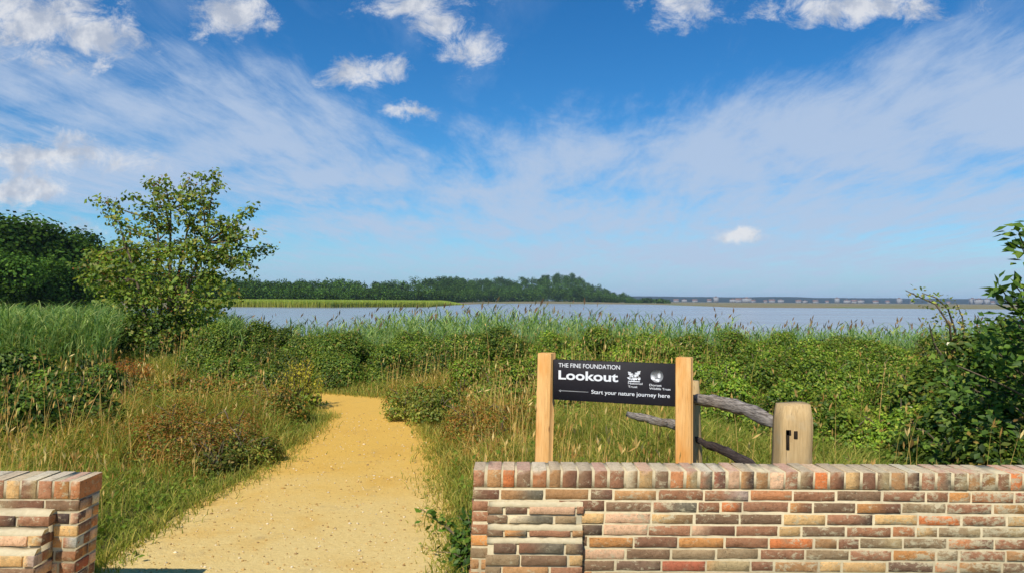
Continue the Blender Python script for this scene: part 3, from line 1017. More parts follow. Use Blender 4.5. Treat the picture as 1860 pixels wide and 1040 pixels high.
# ------------------------------------------------------------------ right hand shrub with large leaves
def shrub():
    r = np.random.default_rng(77)
    root = empty('leafy_shrub', at(1810, 830, 5.0)); root.location.z = 0
    org = np.array(root.location)
    tips = []
    for k in range(230):
        px = 1700 + 330 * r.random(); d = r.uniform(4.7, 6.2)
        py = r.uniform(545, 860)
        lim = np.interp(px, [1690, 1730, 1780, 1830, 1900, 2000], [660, 625, 600, 572, 545, 430])
        if py < lim: continue
        if k < 70: px, py = r.uniform(1775, 1960), r.uniform(572, 640)
        tips.append((px, py, d))
    for a in [(1842, 408, 4.6), (1850, 425, 4.6), (1832, 425, 4.65), (1855, 445, 4.6), (1870, 400, 4.7), (1868, 430, 4.7), (1848, 455, 4.6), (1885, 420, 4.7),
              (1812, 512, 4.6), (1820, 525, 4.6), (1800, 520, 4.65), (1825, 540, 4.6), (1846, 520, 4.6), (1852, 512, 4.65), (1855, 535, 4.6), (1845, 548, 4.6), (1870, 520, 4.7), (1862, 555, 4.6), (1838, 560, 4.7)]:
        tips.append(a)
    st = MB()
    P, N, D, S, C = [], [], [], [], []
    cols = [srgb(66, 94, 36), srgb(82, 110, 44), srgb(52, 78, 32), srgb(102, 124, 54), srgb(60, 82, 40)]
    for i, (px, py, d) in enumerate(tips):
        t = np.array(at(px, py, d))
        hi = py < 560
        b0 = np.array([t[0] * .55 + 4.6 * .45, t[1] * .5 + 5.4 * .5, max(.05, t[2] * .45)])
        if i % 7 == 0 or (hi and i % 2):
            g0 = np.array([4.65 + r.normal(0, .25), 5.4 + r.normal(0, .25), -.02])
            tt = np.linspace(0, 1, 7)[:, None]
            st.tube((1 - tt) ** 2 * g0 + 2 * tt * (1 - tt) * (b0 * .6 + (g0 + np.array([.1, 0, 1.2])) * .4) + tt ** 2 * t - org, np.linspace(.016, .004, 7), 5, srgb(96, 82, 62))
        m_ = 7 if hi else 12
        ax = unit(t - b0)
        for q in range(m_):
            s_ = -r.uniform(0, .22 if not hi else .10)
            P.append(t + ax * s_ + r.normal(0, .02 if hi else .05, 3)); 
            dr = unit(ax * .5 + r.normal(0, .6, 3) + np.array([-.1, -.2, -.15])); D.append(dr)
            N.append(unit(np.array([-.1, -.35, .8]) + r.normal(0, .4, 3)))
            S.append(r.uniform(.05, .085) if not hi else r.uniform(.07, .105)); C.append(pal(cols, 1, r)[0])
    # dead bits and small pale spray to the left
    V, Fc, Cc = leaves(np.array(P) - org, np.array(N), np.array(S), np.array(C), 'leaf', r, dirs=np.array(D), aspect=.85)
    link('foliage', mesh_np('foliage', V, Fc, Cc), M['leaf'], root)
    st.build('stems', M['bark'], root, True)
    tag(root, 'dark shrub with large pointed leaves rising out of the right edge of the picture', 'shrub')
    # loose pale spray
    root = empty('loose_bush', at(1730, 700, 7.2)); root.location.z = 0
    org = np.array(root.location)
    st = MB(); P, N, S, C = [], [], [], []
    paths = [[(1735, 690), (1725, 590), (1700, 552), (1668, 538), (1645, 527)], [(1735, 690), (1735, 600), (1722, 560), (1700, 540), (1675, 532)], [(1735, 690), (1752, 610), (1748, 575), (1738, 552)], [(1740, 690), (1775, 620), (1782, 590), (1776, 572)], [(1735, 700), (1700, 630), (1690, 600), (1688, 588)]]
    for pa in paths:
        pts = np.array([at(px, py, 7.2 + .25 * math.sin(px)) for px, py in pa])
        st.tube(pts - org, np.linspace(.014, .004, len(pts)), 5, srgb(120, 100, 72))
        for k in range(len(pts) - 1):
            for q in range(26 if k < len(pts) - 2 else 14):
                t_ = r.random()
                P.append(pts[k] * (1 - t_) + pts[k + 1] * t_ + r.normal(0, .045 if k else .16, 3)); N.append(unit(np.array([0, -.3, .7]) + r.normal(0, .5, 3)))
                S.append(r.uniform(.03, .055)); C.append(pal([srgb(124, 136, 62), srgb(100, 120, 54), srgb(150, 140, 88), srgb(92, 108, 52)], 1, r)[0])
    for q in range(2600):
        v = unit(r.normal(size=3)); v[2] = abs(v[2])
        p = np.array(at(1735, 700, 7.3)); p[2] = 0
        p = p + v * np.array([.75, .55, 1.32]) * r.uniform(.6, 1.02)
        P.append(p); N.append(unit(v + r.normal(0, .5, 3))); S.append(r.uniform(.035, .07)); C.append(pal([srgb(104, 122, 50), srgb(84, 104, 46), srgb(146, 130, 76), srgb(70, 92, 40)], 1, r)[0])
    V, Fc, Cc = leaves(np.array(P) - org, np.array(N), np.array(S), np.array(C), 'leaf', r)
    link('foliage', mesh_np('foliage', V, Fc, Cc), M['leaf'], root)
    st.build('stems', M['bark'], root, True)
    tag(root, 'loose olive bush with a thin pale spray reaching left against the sky', 'shrub')


shrub()

# ------------------------------------------------------------------ the young open tree
def young_tree():
    r = np.random.default_rng(55)
    D = 17.0
    base = np.array([at(300, 600, D).x, D, float(gz(0, D)) - .05])
    root = empty('young_tree', tuple(base))
    tips = [(178, 362), (190, 388), (215, 398), (240, 356), (270, 326), (285, 342), (300, 330), (322, 352), (345, 322), (365, 318), (388, 316), (398, 338), (360, 350), (380, 372), (335, 385), (300, 372),
            (255, 388), (280, 400), (310, 410), (240, 415), (350, 400), (372, 420), (400, 395), (418, 410), (440, 388), (462, 376), (430, 420), (466, 426), (445, 432), (496, 452), (470, 462), (440, 478), (410, 450), (390, 470),
            (145, 480), (160, 462), (150, 505), (175, 490), (200, 450), (225, 440), (190, 520), (210, 480), (250, 450), (275, 440), (300, 450), (330, 440), (350, 460), (375, 495), (400, 500), (420, 480)]
    br = MB(); P, N, S, C = [], [], [], []
    tr = MB()
    t0 = np.linspace(0, 1, 8)[:, None]
    stems = []
    for sx, sy, top_ in ((0, 0, (345, 400)), (-.15, .1, (285, 400)), (.15, -.1, (375, 440)), (-.2, -.1, (230, 450)), (.05, .15, (310, 380))):
        e = np.array(at(*top_, D + r.uniform(-.6, .6)))
        s0 = base + np.array([sx, sy, 0])
        mid = s0 * .5 + e * .5 + np.array([(s0[0] - e[0]) * .25, 0, .2])
        pts = (1 - t0) ** 2 * s0 + 2 * t0 * (1 - t0) * mid + t0 ** 2 * e
        stems.append(pts)
        tr.tube(pts - base, np.linspace(.075, .016, 8), 7, (1, 1, 1))
    allp = np.vstack([p[2:] for p in stems])
    cols = [srgb(98, 120, 48), srgb(118, 134, 58), srgb(82, 106, 44), srgb(126, 126, 64), srgb(104, 124, 52)]
    red = [srgb(150, 92, 60), srgb(138, 80, 56), srgb(130, 104, 58)]
    Pr, Nr, Sr, Cr = [], [], [], []

    def cluster(p, n_, rad, redp=.12, s=1.0):
        t_ = r.uniform(.75, 1.25)
        for q in range(n_):
            d_ = unit(r.normal(size=3) + np.array([0, -.1, .2]))
            P.append(p + d_ * rad * r.uniform(.7, 1.7) * np.array([1.15, 1.15, .8])); N.append(unit(d_ * .8 + np.array([0, -.2, .5]) + r.normal(0, .45, 3)))
            S.append(r.uniform(.08, .13) * s); C.append(pal(cols, 1, r)[0] * t_)
        if r.random() < redp * 3:
            for q in range(9):
                Pr.append(p + r.normal(0, rad * .8, 3)); Nr.append(unit(r.normal(size=3))); Sr.append(r.uniform(.035, .06)); Cr.append(pal(red, 1, r)[0])

    for px, py in tips:
        e = np.array(at(px, py, D + r.uniform(-1.1, 1.1)))
        cand = allp[(allp[:, 2] < e[2] + .1)]
        dd = np.linalg.norm((cand - e) * np.array([1, 1, 1.0]), axis=1)
        s0 = cand[np.argmin(dd + r.random(len(dd)) * .5)]
        mid = s0 * .45 + e * .55 + np.array([0, 0, -.12 + .1 * r.random()])
        tt = np.linspace(0, 1, 7)[:, None]
        pts = (1 - tt) ** 2 * s0 + 2 * tt * (1 - tt) * mid + tt ** 2 * e
        L = np.linalg.norm(e - s0)
        br.tube(pts - base, np.linspace(.024, .006, 7), 5)
        m_ = int(3 + L * 2.6)
        for k in range(m_):
            t_ = .3 + .7 * (k + 1) / m_
            p = (1 - t_) ** 2 * s0 + 2 * t_ * (1 - t_) * mid + t_ ** 2 * e
            off = r.normal(0, .10, 3) * (1.15 - t_ * .8)
            cluster(p + off, 17, .11)
            if r.random() < .5:
                br.tube(np.array([p, p + off * 1.4]) - base, [.006, .003], 4)
    # denser low skirt of foliage
    for k in range(330):
        px = 300 + r.normal(0, 82); py = r.uniform(445, 640)
        w_ = np.interp(py, [430, 500, 560, 640], [120, 165, 120, 95])
        if abs(px - 295) > w_: continue
        p = np.array(at(px, py, D + r.normal(0, .8)))
        if p[2] < base[2] + .15: continue
        cluster(p, 22, .17, .07)
        if k % 4 == 0:
            q = allp[np.argmin(np.linalg.norm(allp - p, axis=1))]
            br.tube(np.array([q, (p + q) / 2 + np.array([0, 0, -.05]), p]) - base, [.014, .009, .004], 4)
    tr.build('trunk', M['bark'], root, True)
    br.build('branches', M['bark'], root, True)
    V, Fc, Cc = leaves(np.array(P) - base, np.array(N), np.array(S), np.array(C), 'leaf', r, aspect=1.15)
    link('foliage', mesh_np('foliage', V, Fc, Cc), M['leaf'], root)
    V, Fc, Cc = leaves(np.array(Pr) - base, np.array(Nr), np.array(Sr), np.array(Cr), 'dia', r)
    link('fruit_clusters', mesh_np('fruit_clusters', V, Fc, Cc), M['leaf'], root)
    tag(root, 'young open branched tree with reddish fruit clusters standing in the reeds on the left', 'tree')


young_tree()

# ------------------------------------------------------------------ meadow grass
def gauss(px, py, cx, cy, rx, ry):
    return np.exp(-(((px - cx) / rx) ** 2 + ((py - cy) / ry) ** 2))


def meadow():
    n = 380000
    y = 3.85 + 12.5 * RNG.random(n) ** 1.35
    x = (RNG.random(n) * 2 - 1) * (y * .98 + .6)
    tuft = fbm(x * 2.3, y * 2.3, 3)
    keep = RNG.random(n) < .25 + 1.3 * sstep(.3, .7, tuft)
    x, y = x[keep], y[keep]
    pd = path_dist(x, y)
    ins = in_path(x, y)
    keep = ~ins | ((pd < .24) & (RNG.random(len(x)) < .30 * (1 - pd / .24) * (tuft[keep] > .42)))
    x, y, pd, ins = x[keep], y[keep], pd[keep], ins[keep]
    n = len(x)
    z = gz(x, y)
    # photo position of the blade foot, used only to decide what grows where on the ground
    px = 930 + F * x / y; py = hor(px) + (CAMZ - z) / y * F
    big = fbm(x * .5 + 3, y * .5 + 8, 4)
    med = fbm(x * 1.7 + 13, y * 1.7 + 2, 3)
    h = .20 + .42 * sstep(.3, .7, big) + .18 * (med - .3)
    h *= sstep(-.05, .8, pd) * .72 + .28
    h *= 1 - .45 * np.clip(gauss(px, py, 300, 960, 200, 80), 0, 1)
    h *= 1 + .45 * np.clip(gauss(px, py, 900, 850, 90, 80) + gauss(px, py, 1120, 850, 160, 80), 0, 1)
    h *= 1 - .6 * np.clip(gauss(px, py, 660, 700, 130, 22), 0, 1)
    h *= 1 - .5 * np.clip(gauss(px, py, 350, 850, 190, 40) + gauss(px, py, 890, 835, 90, 40) + gauss(px, py, 380, 740, 200, 25), 0, 1)
    h = h * RNG.uniform(.55, 1.25, n)
    h[ins] *= .35
    h = np.clip(h, .05, .95)
    # tone: green <-> straw <-> rust
    straw = np.clip(.26 + 1.2 * (fbm(x * .8 + 50, y * .8, 4) - .5) + .2 * gauss(px, py, 430, 700, 230, 60) + .25 * gauss(px, py, 60, 800, 120, 90) + .5 * gauss(px, py, 800, 750, 130, 60) + .3 * gauss(px, py, 500, 740, 120, 50) + .25 * gauss(px, py, 1100, 740, 140, 40) - .35 * gauss(px, py, 330, 900, 260, 60) + .12 * gauss(px, py, 1100, 850, 250, 80) + .1 * gauss(px, py, 840, 860, 80, 100), 0, 1)
    rust = .7 * np.clip(.95 * gauss(px, py, 330, 815, 190, 55) + .7 * gauss(px, py, 400, 735, 170, 35) + .8 * gauss(px, py, 880, 810, 100, 60) + .6 * gauss(px, py, 760, 735, 80, 35), 0, 1) * RNG.random(n)
    green = pal([srgb(96, 116, 46), srgb(112, 128, 56), srgb(128, 138, 66), srgb(84, 106, 42), srgb(108, 122, 66)], n, RNG, .16)
    dry = pal([srgb(164, 154, 84), srgb(148, 142, 76), srgb(176, 166, 100), srgb(140, 138, 68)], n, RNG, .12)
    rst = pal([srgb(140, 104, 50), srgb(124, 92, 46), srgb(150, 120, 60)], n, RNG, .12)
    pick = RNG.random(n)
    c1 = np.where((pick < straw * .75)[:, None], dry, green)
    c1 = np.where((RNG.random(n) < rust)[:, None], rst, c1)
    c0 = c1 * .6 + pal([srgb(100, 112, 52), srgb(124, 120, 68)], n, RNG, .1) * .45
    az = RNG.random(n) * 2 * PI
    ln = np.stack([np.cos(az), np.sin(az)], 1) * (h * RNG.uniform(.2, .8, n))[:, None] + np.array([.06, .02]) * h[:, None]
    w = RNG.uniform(.004, .008, n) * (1 + y * .06)
    V, Fc, C = blades(np.column_stack([x, y, z]), h, ln, w, c0, c1, 3, .9)
    parts = [(V, Fc, C)]
    # short turf creeping over the path edge
    ne = 26000
    k_ = RNG.integers(0, len(P2), ne)
    f_ = RNG.random((ne, 1))
    e0, e1 = P2[k_], P2[(k_ + 1) % len(P2)]
    tang = unit(e1 - e0); nrm_ = np.column_stack([tang[:, 1], -tang[:, 0]])
    q_ = e0 * (1 - f_) + e1 * f_ + nrm_ * RNG.normal(0, 1, (ne, 1)) * (.04 + .15 * fbm(e0[:, 0] * 2.1 + 5, e0[:, 1] * 2.1, 3) ** 1.5)[:, None]
    kq = (q_[:, 1] > 3.9) & (q_[:, 0] > -4.2)
    q_ = q_[kq]; ne = len(q_)
    he = RNG.gamma(2.2, .028, ne) + .02
    ce = pal([srgb(112, 126, 56), srgb(128, 136, 66), srgb(150, 146, 80), srgb(98, 114, 50)], ne, RNG, .14)
    parts.append(blades(np.column_stack([q_, np.zeros(ne)]), he, RNG.normal(0, .5, (ne, 2)) * he[:, None], RNG.uniform(.005, .010, ne), ce * .8, ce, 3, .9))
    # flowering stalks with seed heads
    m_ = 13000
    k = RNG.choice(n, m_, replace=False)
    k = k[(pd[k] > .25) & (RNG.random(len(k)) < .12 + straw[k]) & ~((px[k] > 1250) & (RNG.random(len(k)) < .7))]
    m_ = len(k)
    hs = h[k] * RNG.uniform(1.15, 1.6, m_) + .08
    b0 = np.column_stack([x[k], y[k], z[k]]) + np.column_stack([RNG.normal(0, .03, (m_, 2)), np.zeros(m_)])
    ln = RNG.normal(0, .10, (m_, 2)) * hs[:, None] + np.array([.06, .02]) * hs[:, None]
    cs = pal([srgb(176, 156, 94), srgb(160, 150, 84), srgb(186, 160, 104)], m_, RNG, .1)
    parts.append(blades(b0, hs, ln, np.full(m_, .005) * (1 + b0[:, 1] * .06), cs * .8, cs, 3, .1))
    tip = b0.copy(); tip[:, :2] += ln * .9; tip[:, 2] += hs * .86
    hc = pal([srgb(168, 152, 96), srgb(150, 128, 78), srgb(180, 168, 118), srgb(138, 112, 66)], m_, RNG, .12)
    dr = np.column_stack([ln / hs[:, None] * .8 + RNG.normal(0, .15, (m_, 2)), np.ones(m_)])
    for q in range(2):
        nr = RNG.normal(size=(m_, 3)); nr[:, 2] *= .3
        parts.append(leaves(tip, nr, RNG.uniform(.035, .085, m_), hc, 'dia', RNG, dirs=dr, aspect=.22))
    # broad herb leaves low in the sward
    m_ = 42000
    k = RNG.choice(n, m_, replace=False); k = k[pd[k] > .12]; m_ = len(k)
    p = np.column_stack([x[k], y[k], z[k] + h[k] * RNG.uniform(.05, .7, m_)]) + RNG.normal(0, .03, (m_, 3)) * np.array([1, 1, .3])
    parts.append(leaves(p, RNG.normal(0, .5, (m_, 3)) + np.array([0, -.2, .8]), RNG.uniform(.025, .06, m_), pal([srgb(84, 110, 42), srgb(100, 122, 52), srgb(70, 94, 38)], m_, RNG), 'leaf', RNG))
    Vs, Fs, Cs, q = [], [], [], 0
    for V, Fc, C in parts:
        Vs.append(V); Fs.append(Fc + q); Cs.append(C); q += len(V)
    o = link('meadow_grass', mesh_np('meadow_grass', np.vstack(Vs), np.vstack(Fs), np.clip(np.vstack(Cs), .004, 1)), M['grass'])
    tag(o, 'rough meadow grass, green and straw coloured, on both sides of the path', 'grass', kind='stuff')


meadow()

# ------------------------------------------------------------------ rusty dock clumps
def dock(px, py, hgt, wid, label, seed, name='dock_clump', cols=None, ccols=None, dep=.6):
    r = np.random.default_rng(seed)
    f = onz(px, py, 0)
    root = empty(name, (f.x, f.y, 0))
    st = MB(); P, N, S, C, D = [], [], [], [], []
    LP, LN, LS, LC = [], [], [], []
    cols = cols or [srgb(138, 88, 46), srgb(118, 74, 42), srgb(156, 108, 58), srgb(128, 98, 52), srgb(116, 110, 54)]
    for k in range(int(130 * wid) + 30):
        a = np.clip(r.normal(0, .45, 2), -.75, .75) * np.array([wid, wid * dep])
        env = math.exp(-(a[0] ** 2 / (wid ** 2) + a[1] ** 2 / (wid * dep) ** 2) * .8)
        h = hgt * env * r.uniform(.75, 1.1)
        l = r.normal(0, .13, 2) * h
        tt = np.linspace(0, 1, 5)
        pts = np.column_stack([a[0] + l[0] * tt ** 1.5, a[1] + l[1] * tt ** 1.5, h * tt - .02])
        st.tube(pts, np.linspace(.004, .002, 5), 3, srgb(132, 84, 52))
        for q in range(16):
            t_ = r.uniform(.45, 1.0)
            P.append([a[0] + l[0] * t_ ** 1.5, a[1] + l[1] * t_ ** 1.5, h * t_] + r.normal(0, .022, 3))
            N.append(r.normal(size=3)); S.append(r.uniform(.018, .04)); C.append(pal(cols, 1, r)[0]); D.append([r.normal(0, .4), r.normal(0, .4), 1])
        for q in range(5):
            LP.append([a[0] + r.normal(0, .06), a[1] + r.normal(0, .06), h * r.uniform(.05, .6)]); LN.append(unit(np.array([0, -.3, .7]) + r.normal(0, .5, 3))); LS.append(r.uniform(.05, .10)); LC.append(pal(ccols or [srgb(74, 98, 40), srgb(60, 84, 34), srgb(92, 108, 48)], 1, r)[0])
    st.build('stems', M['bark'], root)
    V, Fc, Cc = leaves(np.array(P), np.array(N), np.array(S), np.array(C), 'dia', r, dirs=np.array(D))
    link('seed_heads', mesh_np('seed_heads', V, Fc, Cc), M['grass'], root)
    V, Fc, Cc = leaves(np.array(LP), np.array(LN), np.array(LS), np.array(LC), 'leaf', r)
    link('foliage', mesh_np('foliage', V, Fc, Cc), M['leaf'], root)
    tag(root, label, 'plant')


dock(225, 700, .5, .7, 'brown dock clump by the dark bramble bush at the left', 207)
dock(545, 742, .80, .36, 'bright yellow green bushy plant left of the path at its bend', 206, 'yellow_green_plant', [srgb(140, 142, 52), srgb(124, 134, 50), srgb(152, 148, 66)], [srgb(112, 128, 46), srgb(126, 138, 52), srgb(98, 116, 44)], .8)

# weed creeping out at the foot of the right wall's end
def weed():
    r = np.random.default_rng(91)
    o0 = np.array([onz(835, 1030).x, 4.15, 0.])
    root = empty('creeping_weed', tuple(o0))
    st = MB(); P, N, S, C = [], [], [], []
    tips = [(762, 922, 4.3), (775, 935, 4.3), (800, 942, 4.3), (815, 960, 4.3), (830, 935, 4.35), (845, 925, 4.35), (838, 965, 4.25), (850, 950, 4.3), (820, 985, 4.2), (838, 1000, 4.2), (850, 985, 4.2), (825, 1020, 4.15), (845, 1030, 4.15), (795, 1002, 4.15), (852, 1010, 4.2), (836, 1045, 4.1)]
    for px, py, d in tips:
        e = np.array(at(px, py, d)); e[2] = max(e[2], .02)
        s0 = o0 + r.normal(0, .05, 3) * np.array([1, 1, 0]) + np.array([.1, 0, 0])
        mid = (s0 + e) / 2 + np.array([.05, 0, .10])
        tt = np.linspace(0, 1, 7)[:, None]
        pts = (1 - tt) ** 2 * s0 + 2 * tt * (1 - tt) * mid + tt ** 2 * e
        st.tube(pts - o0, np.linspace(.006, .002, 7), 4, srgb(90, 70, 50))
        for q in range(30):
            t_ = r.uniform(.25, 1.0)
            P.append((1 - t_) ** 2 * s0 + 2 * t_ * (1 - t_) * mid + t_ ** 2 * e + r.normal(0, .02, 3)); N.append(unit(np.array([-.1, -.4, .7]) + r.normal(0, .45, 3)))
            S.append(r.uniform(.03, .055)); C.append(pal([srgb(60, 88, 32), srgb(76, 104, 40), srgb(50, 76, 30), srgb(104, 116, 52)], 1, r)[0])
    V, Fc, Cc = leaves(np.array(P) - o0, np.array(N), np.array(S), np.array(C), 'leaf', r)
    link('foliage', mesh_np('foliage', V, Fc, Cc), M['leaf'], root)
    st.build('stems', M['bark'], root)
    tag(root, 'dark green weed creeping onto the path from the end of the right hand wall', 'plant')


weed()

# ------------------------------------------------------------------ brick walls
BRICKS = [srgb(118, 84, 68), srgb(142, 102, 78), srgb(196, 116, 62), srgb(166, 132, 92), srgb(198, 172, 124), srgb(132, 122, 100), srgb(92, 76, 68), srgb(206, 178, 156), srgb(200, 198, 180), srgb(150, 80, 60), srgb(178, 124, 86), srgb(150, 110, 88), srgb(110, 92, 76), srgb(186, 136, 78)]
WT_ALL = np.array([2.5, 4, 1.3, 4, 3, 2.6, 1.3, 1.6, .9, .8, 2.2, 3.4, 3, 1.2])
WT_MOSS = np.array([1.5, 1, .2, 2.2, 1, 6, 1.5, .6, .4, .2, .6, 1.2, 4, .2])
WT_PINK = np.array([2, 2, 1, 1, 2, .5, 1, 5, 1.5, 2, 2, 2, 1, 1])


def brick(mb, x0, x1, y0, z0, z1, r, wts, depth=.06, top=None, axis_='y', sgn=1, kdark=1.0):
    """a worn brick whose face lies at y0 looking to -y (axis 'y'), or at x looking to +-x (axis 'x')"""
    w = x1 - x0; h = z1 - z0
    nx_ = max(3, int(w / .03)); nz_ = 3 if h < .07 else 4
    e_ = .002
    us = np.concatenate([[0], np.linspace(e_ / w, 1 - e_ / w, nx_), [1]]); vs = np.concatenate([[0], np.linspace(e_ / h, 1 - e_ / h, nz_), [1]])
    U, Vv = np.meshgrid(us, vs)
    edge = (U < 1e-6) | (U > 1 - 1e-6) | (Vv < 1e-6) | (Vv > 1 - 1e-6)
    corner = ((U < 1e-6) | (U > 1 - 1e-6)) & ((Vv < 1e-6) | (Vv > 1 - 1e-6))
    jx = r.normal(0, .0007, U.shape); jz = r.normal(0, .0006, U.shape)
    off = r.normal(0, .0009, U.shape) + np.where(edge, .0014 + np.abs(r.normal(0, .0010, U.shape)), 0) + np.where(corner, .002, 0)
    off += np.clip(r.normal(0, .0012), -.0025, .0015)
    A = x0 + U * w + jx; B = z0 + Vv * h + jz
    n1 = U.size
    idx = np.arange(n1).reshape(U.shape)
    q = np.stack([idx[:-1, :-1], idx[:-1, 1:], idx[1:, 1:], idx[1:, :-1]], -1).reshape(-1, 4)
    ring = np.concatenate([idx[0, :], idx[1:, -1], idx[-1, -2::-1], idx[-2:0:-1, 0]])
    k = len(ring)
    Af, Bf, Of = A.ravel(), B.ravel(), off.ravel()
    Aall = np.concatenate([Af, Af[ring]]); Ball = np.concatenate([Bf, Bf[ring]]); Oall = np.concatenate([Of, np.full(k, depth)])
    side = []
    for i in range(k):
        j = (i + 1) % k
        side.append((ring[i], n1 + i, n1 + j, ring[j]))
    side = np.array(side)
    if axis_ == 'y':
        Vx = np.column_stack([Aall, y0 + Oall, Ball])
    else:
        Vx = np.column_stack([y0 - sgn * Oall, Aall, Ball])
    wts = wts / wts.sum()
    c = BRICKS[r.choice(len(BRICKS), p=wts)] * np.array([1.26, 1.04, .78]) * r.uniform(.85, 1.3) * kdark
    c = (c * .74 + np.array([.36, .235, .145]) * .26) * 1.12
    C = np.tile(c, (len(Vx), 1))
    if r.random() < .3:   # two toned fired brick
        c2 = BRICKS[r.choice(len(BRICKS), p=wts)] * .88
        s_ = sstep(.2, .8, (Aall - x0) / w + r.normal(0, .15) + .1 * np.sin(Ball * 300))[:, None]
        C = C * (1 - s_) + c2 * s_
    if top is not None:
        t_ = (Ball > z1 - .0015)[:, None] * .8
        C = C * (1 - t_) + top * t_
    C = C * (1 + r.normal(0, .05, (len(Vx), 1)))
    mb.add(Vx, [q, side], np.clip(C, .01, 1))


def courses(mb, x0, x1, yf, ztop, nrow, pitch, r, wts, axis_='y', sgn=1, bl=(.215, .105), start=None, joint=.012, dark=1.0, hb=None):
    h = hb or (pitch - joint)
    for i in range(nrow):
        z1 = ztop - i * pitch; z0 = z1 - h
        x = x0 - (r.uniform(0, .2) if start is None else 0)
        while x < x1 - .02:
            L = bl[0] if r.random() < .72 else bl[1]
            L *= r.uniform(.94, 1.05)
            a, b_ = max(x, x0), min(x + L, x1)
            if x1 - b_ < .035: b_ = x1
            if b_ - a > .03:
                zj = r.normal(0, .0015)
                brick(mb, a, b_ , yf + r.normal(0, .001), z0 + zj, z1 + zj + r.normal(0, .001), r, wts, axis_=axis_, sgn=sgn, kdark=dark)
            x = b_ + joint * r.uniform(.75, 1.3)


PITCH_B = .0585


def shear(o, kx, zref):
    me = o.data
    co = np.empty(len(me.vertices) * 3, np.float32); me.vertices.foreach_get('co', co); co = co.reshape(-1, 3)
    co[:, 0] += kx * (co[:, 2] - zref)
    me.vertices.foreach_set('co', co.ravel()); me.update()


def ledge_mortar(mb, x0, x1, y_out, y_in, z_lo, z_hi):
    """sloping mortar weathering between two set-backs"""
    n = 14
    xs_ = np.linspace(x0, x1, n)
    r = np.random.default_rng(int(abs(x0 * 1000 + z_hi * 777)))
    V = np.vstack([np.column_stack([xs_, np.full(n, y_out) + r.normal(0, .003, n), z_lo + r.normal(0, .002, n)]), np.column_stack([xs_, np.full(n, (y_out + y_in) / 2), (z_lo + z_hi) / 2 + .006 + r.normal(0, .003, n)]), np.column_stack([xs_, np.full(n, y_in + .01), z_hi + r.normal(0, .003, n)]),
                   np.column_stack([xs_, np.full(n, y_in + .01), np.full(n, z_lo - .01)]), np.column_stack([xs_, np.full(n, y_out + .004), np.full(n, z_lo - .01)])])
    q = []
    for a in range(5):
        b_ = (a + 1) % 5
        for i in range(n - 1):
            q.append((a * n + i, b_ * n + i, b_ * n + i + 1, a * n + i + 1))
    caps = [tuple(a * n for a in range(5)), tuple(a * n + n - 1 for a in range(4, -1, -1))]
    mb.add(V, [np.array(q), np.array(caps)])


def brick_wall(name, x0, x1, yf, top, thick, label, seed, end, but, wts, cap_w, kx, steps):
    """end: +1 / -1 side on which the wall has a visible end face; but: (bx0, bx1) buttress"""
    r = np.random.default_rng(seed)
    root = empty(name, (0, 0, 0))
    cap_h = .086
    zt = top - cap_h - .012
    nrow = int(zt / PITCH_B) + 2
    # body: mortar core + bricks
    bm_ = MB()
    bm_.box((x0 + .006, yf + .0042, -.1), (x1 - .006, yf + thick - .0042, top - cap_h - .004))
    core = bm_.build('mortar', M['mortar'], None)
    bk = MB()
    courses(bk, x0, x1, yf, zt, nrow, PITCH_B, r, wts)
    ex = x1 if end > 0 else x0
    courses(bk, yf + .012, yf + thick - .012, ex, zt, nrow, PITCH_B, r, wts, 'x', end, (.10, .10), start=0)
    body = bk.build('brickwork', M['brick'], root)
    core.parent = body
    # coping: brick on edge
    cp = MB(); cm = MB()
    x = x0
    first = True
    cm.box((x0 + .008, yf + .0045, top - cap_h - .006), (x1 - .008, yf + thick - .004, top - .003))
    while x < x1 - .03:
        w = cap_w * r.uniform(.85, 1.12)
        xe = min(x + w, x1)
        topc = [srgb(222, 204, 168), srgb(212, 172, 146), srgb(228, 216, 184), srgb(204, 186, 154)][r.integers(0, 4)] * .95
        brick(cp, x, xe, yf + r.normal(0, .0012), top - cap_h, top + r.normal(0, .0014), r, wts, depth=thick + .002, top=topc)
        x = xe + .0135 * r.uniform(.8, 1.25)
    coping = cp.build('coping', M['brick'], root)
    m_ = cm.build('mortar', M['mortar'], coping)
    shear(coping, kx, top); shear(m_, kx, top)
    # stepped buttress
    bx0, bx1 = but
    bb = MB(); bmr = MB()
    prev = 0.
    for zc, pr, sh in steps:     # top z of this step, projection from the wall face, end shortening
        rows_ = 1
        bmr.box((bx0 + .008, yf - pr + .010, -.1), (bx1 - .008 + sh, yf + .02, zc - .016))
        ledge_mortar(bmr, bx0 + .004, bx1 - .004 + sh, yf - pr + .004, yf - prev - .001, zc - .004, zc + .020)
        prev = pr
    zs = [s[0] for s in steps] + [-.1]
    for i, (zc, pr, sh) in enumerate(steps):
        n_ = max(1, int(round((zc - zs[i + 1]) / PITCH_B)))
        courses(bb, bx0, bx1 + sh, yf - pr, zc - .008, n_, (zc - zs[i + 1] - .02) / n_ if i < len(steps) - 1 else PITCH_B, r, but_w)
        for sgn, ex_ in ((1, bx1 + sh), (-1, bx0)):
            courses(bb, yf - pr + .012, yf - .004, ex_, zc - .008, n_, (zc - zs[i + 1] - .02) / n_ if i < len(steps) - 1 else PITCH_B, r, but_w, 'x', sgn, (.2, .1), start=0)
    bt = bb.build('buttress', M['brick'], root)
    m2 = bmr.build('mortar_ledges', M['mortar'], bt)
    for o_ in (body, core, bt, m2): shear(o_, kx, top)
    tag(root, label, 'wall')
    return root


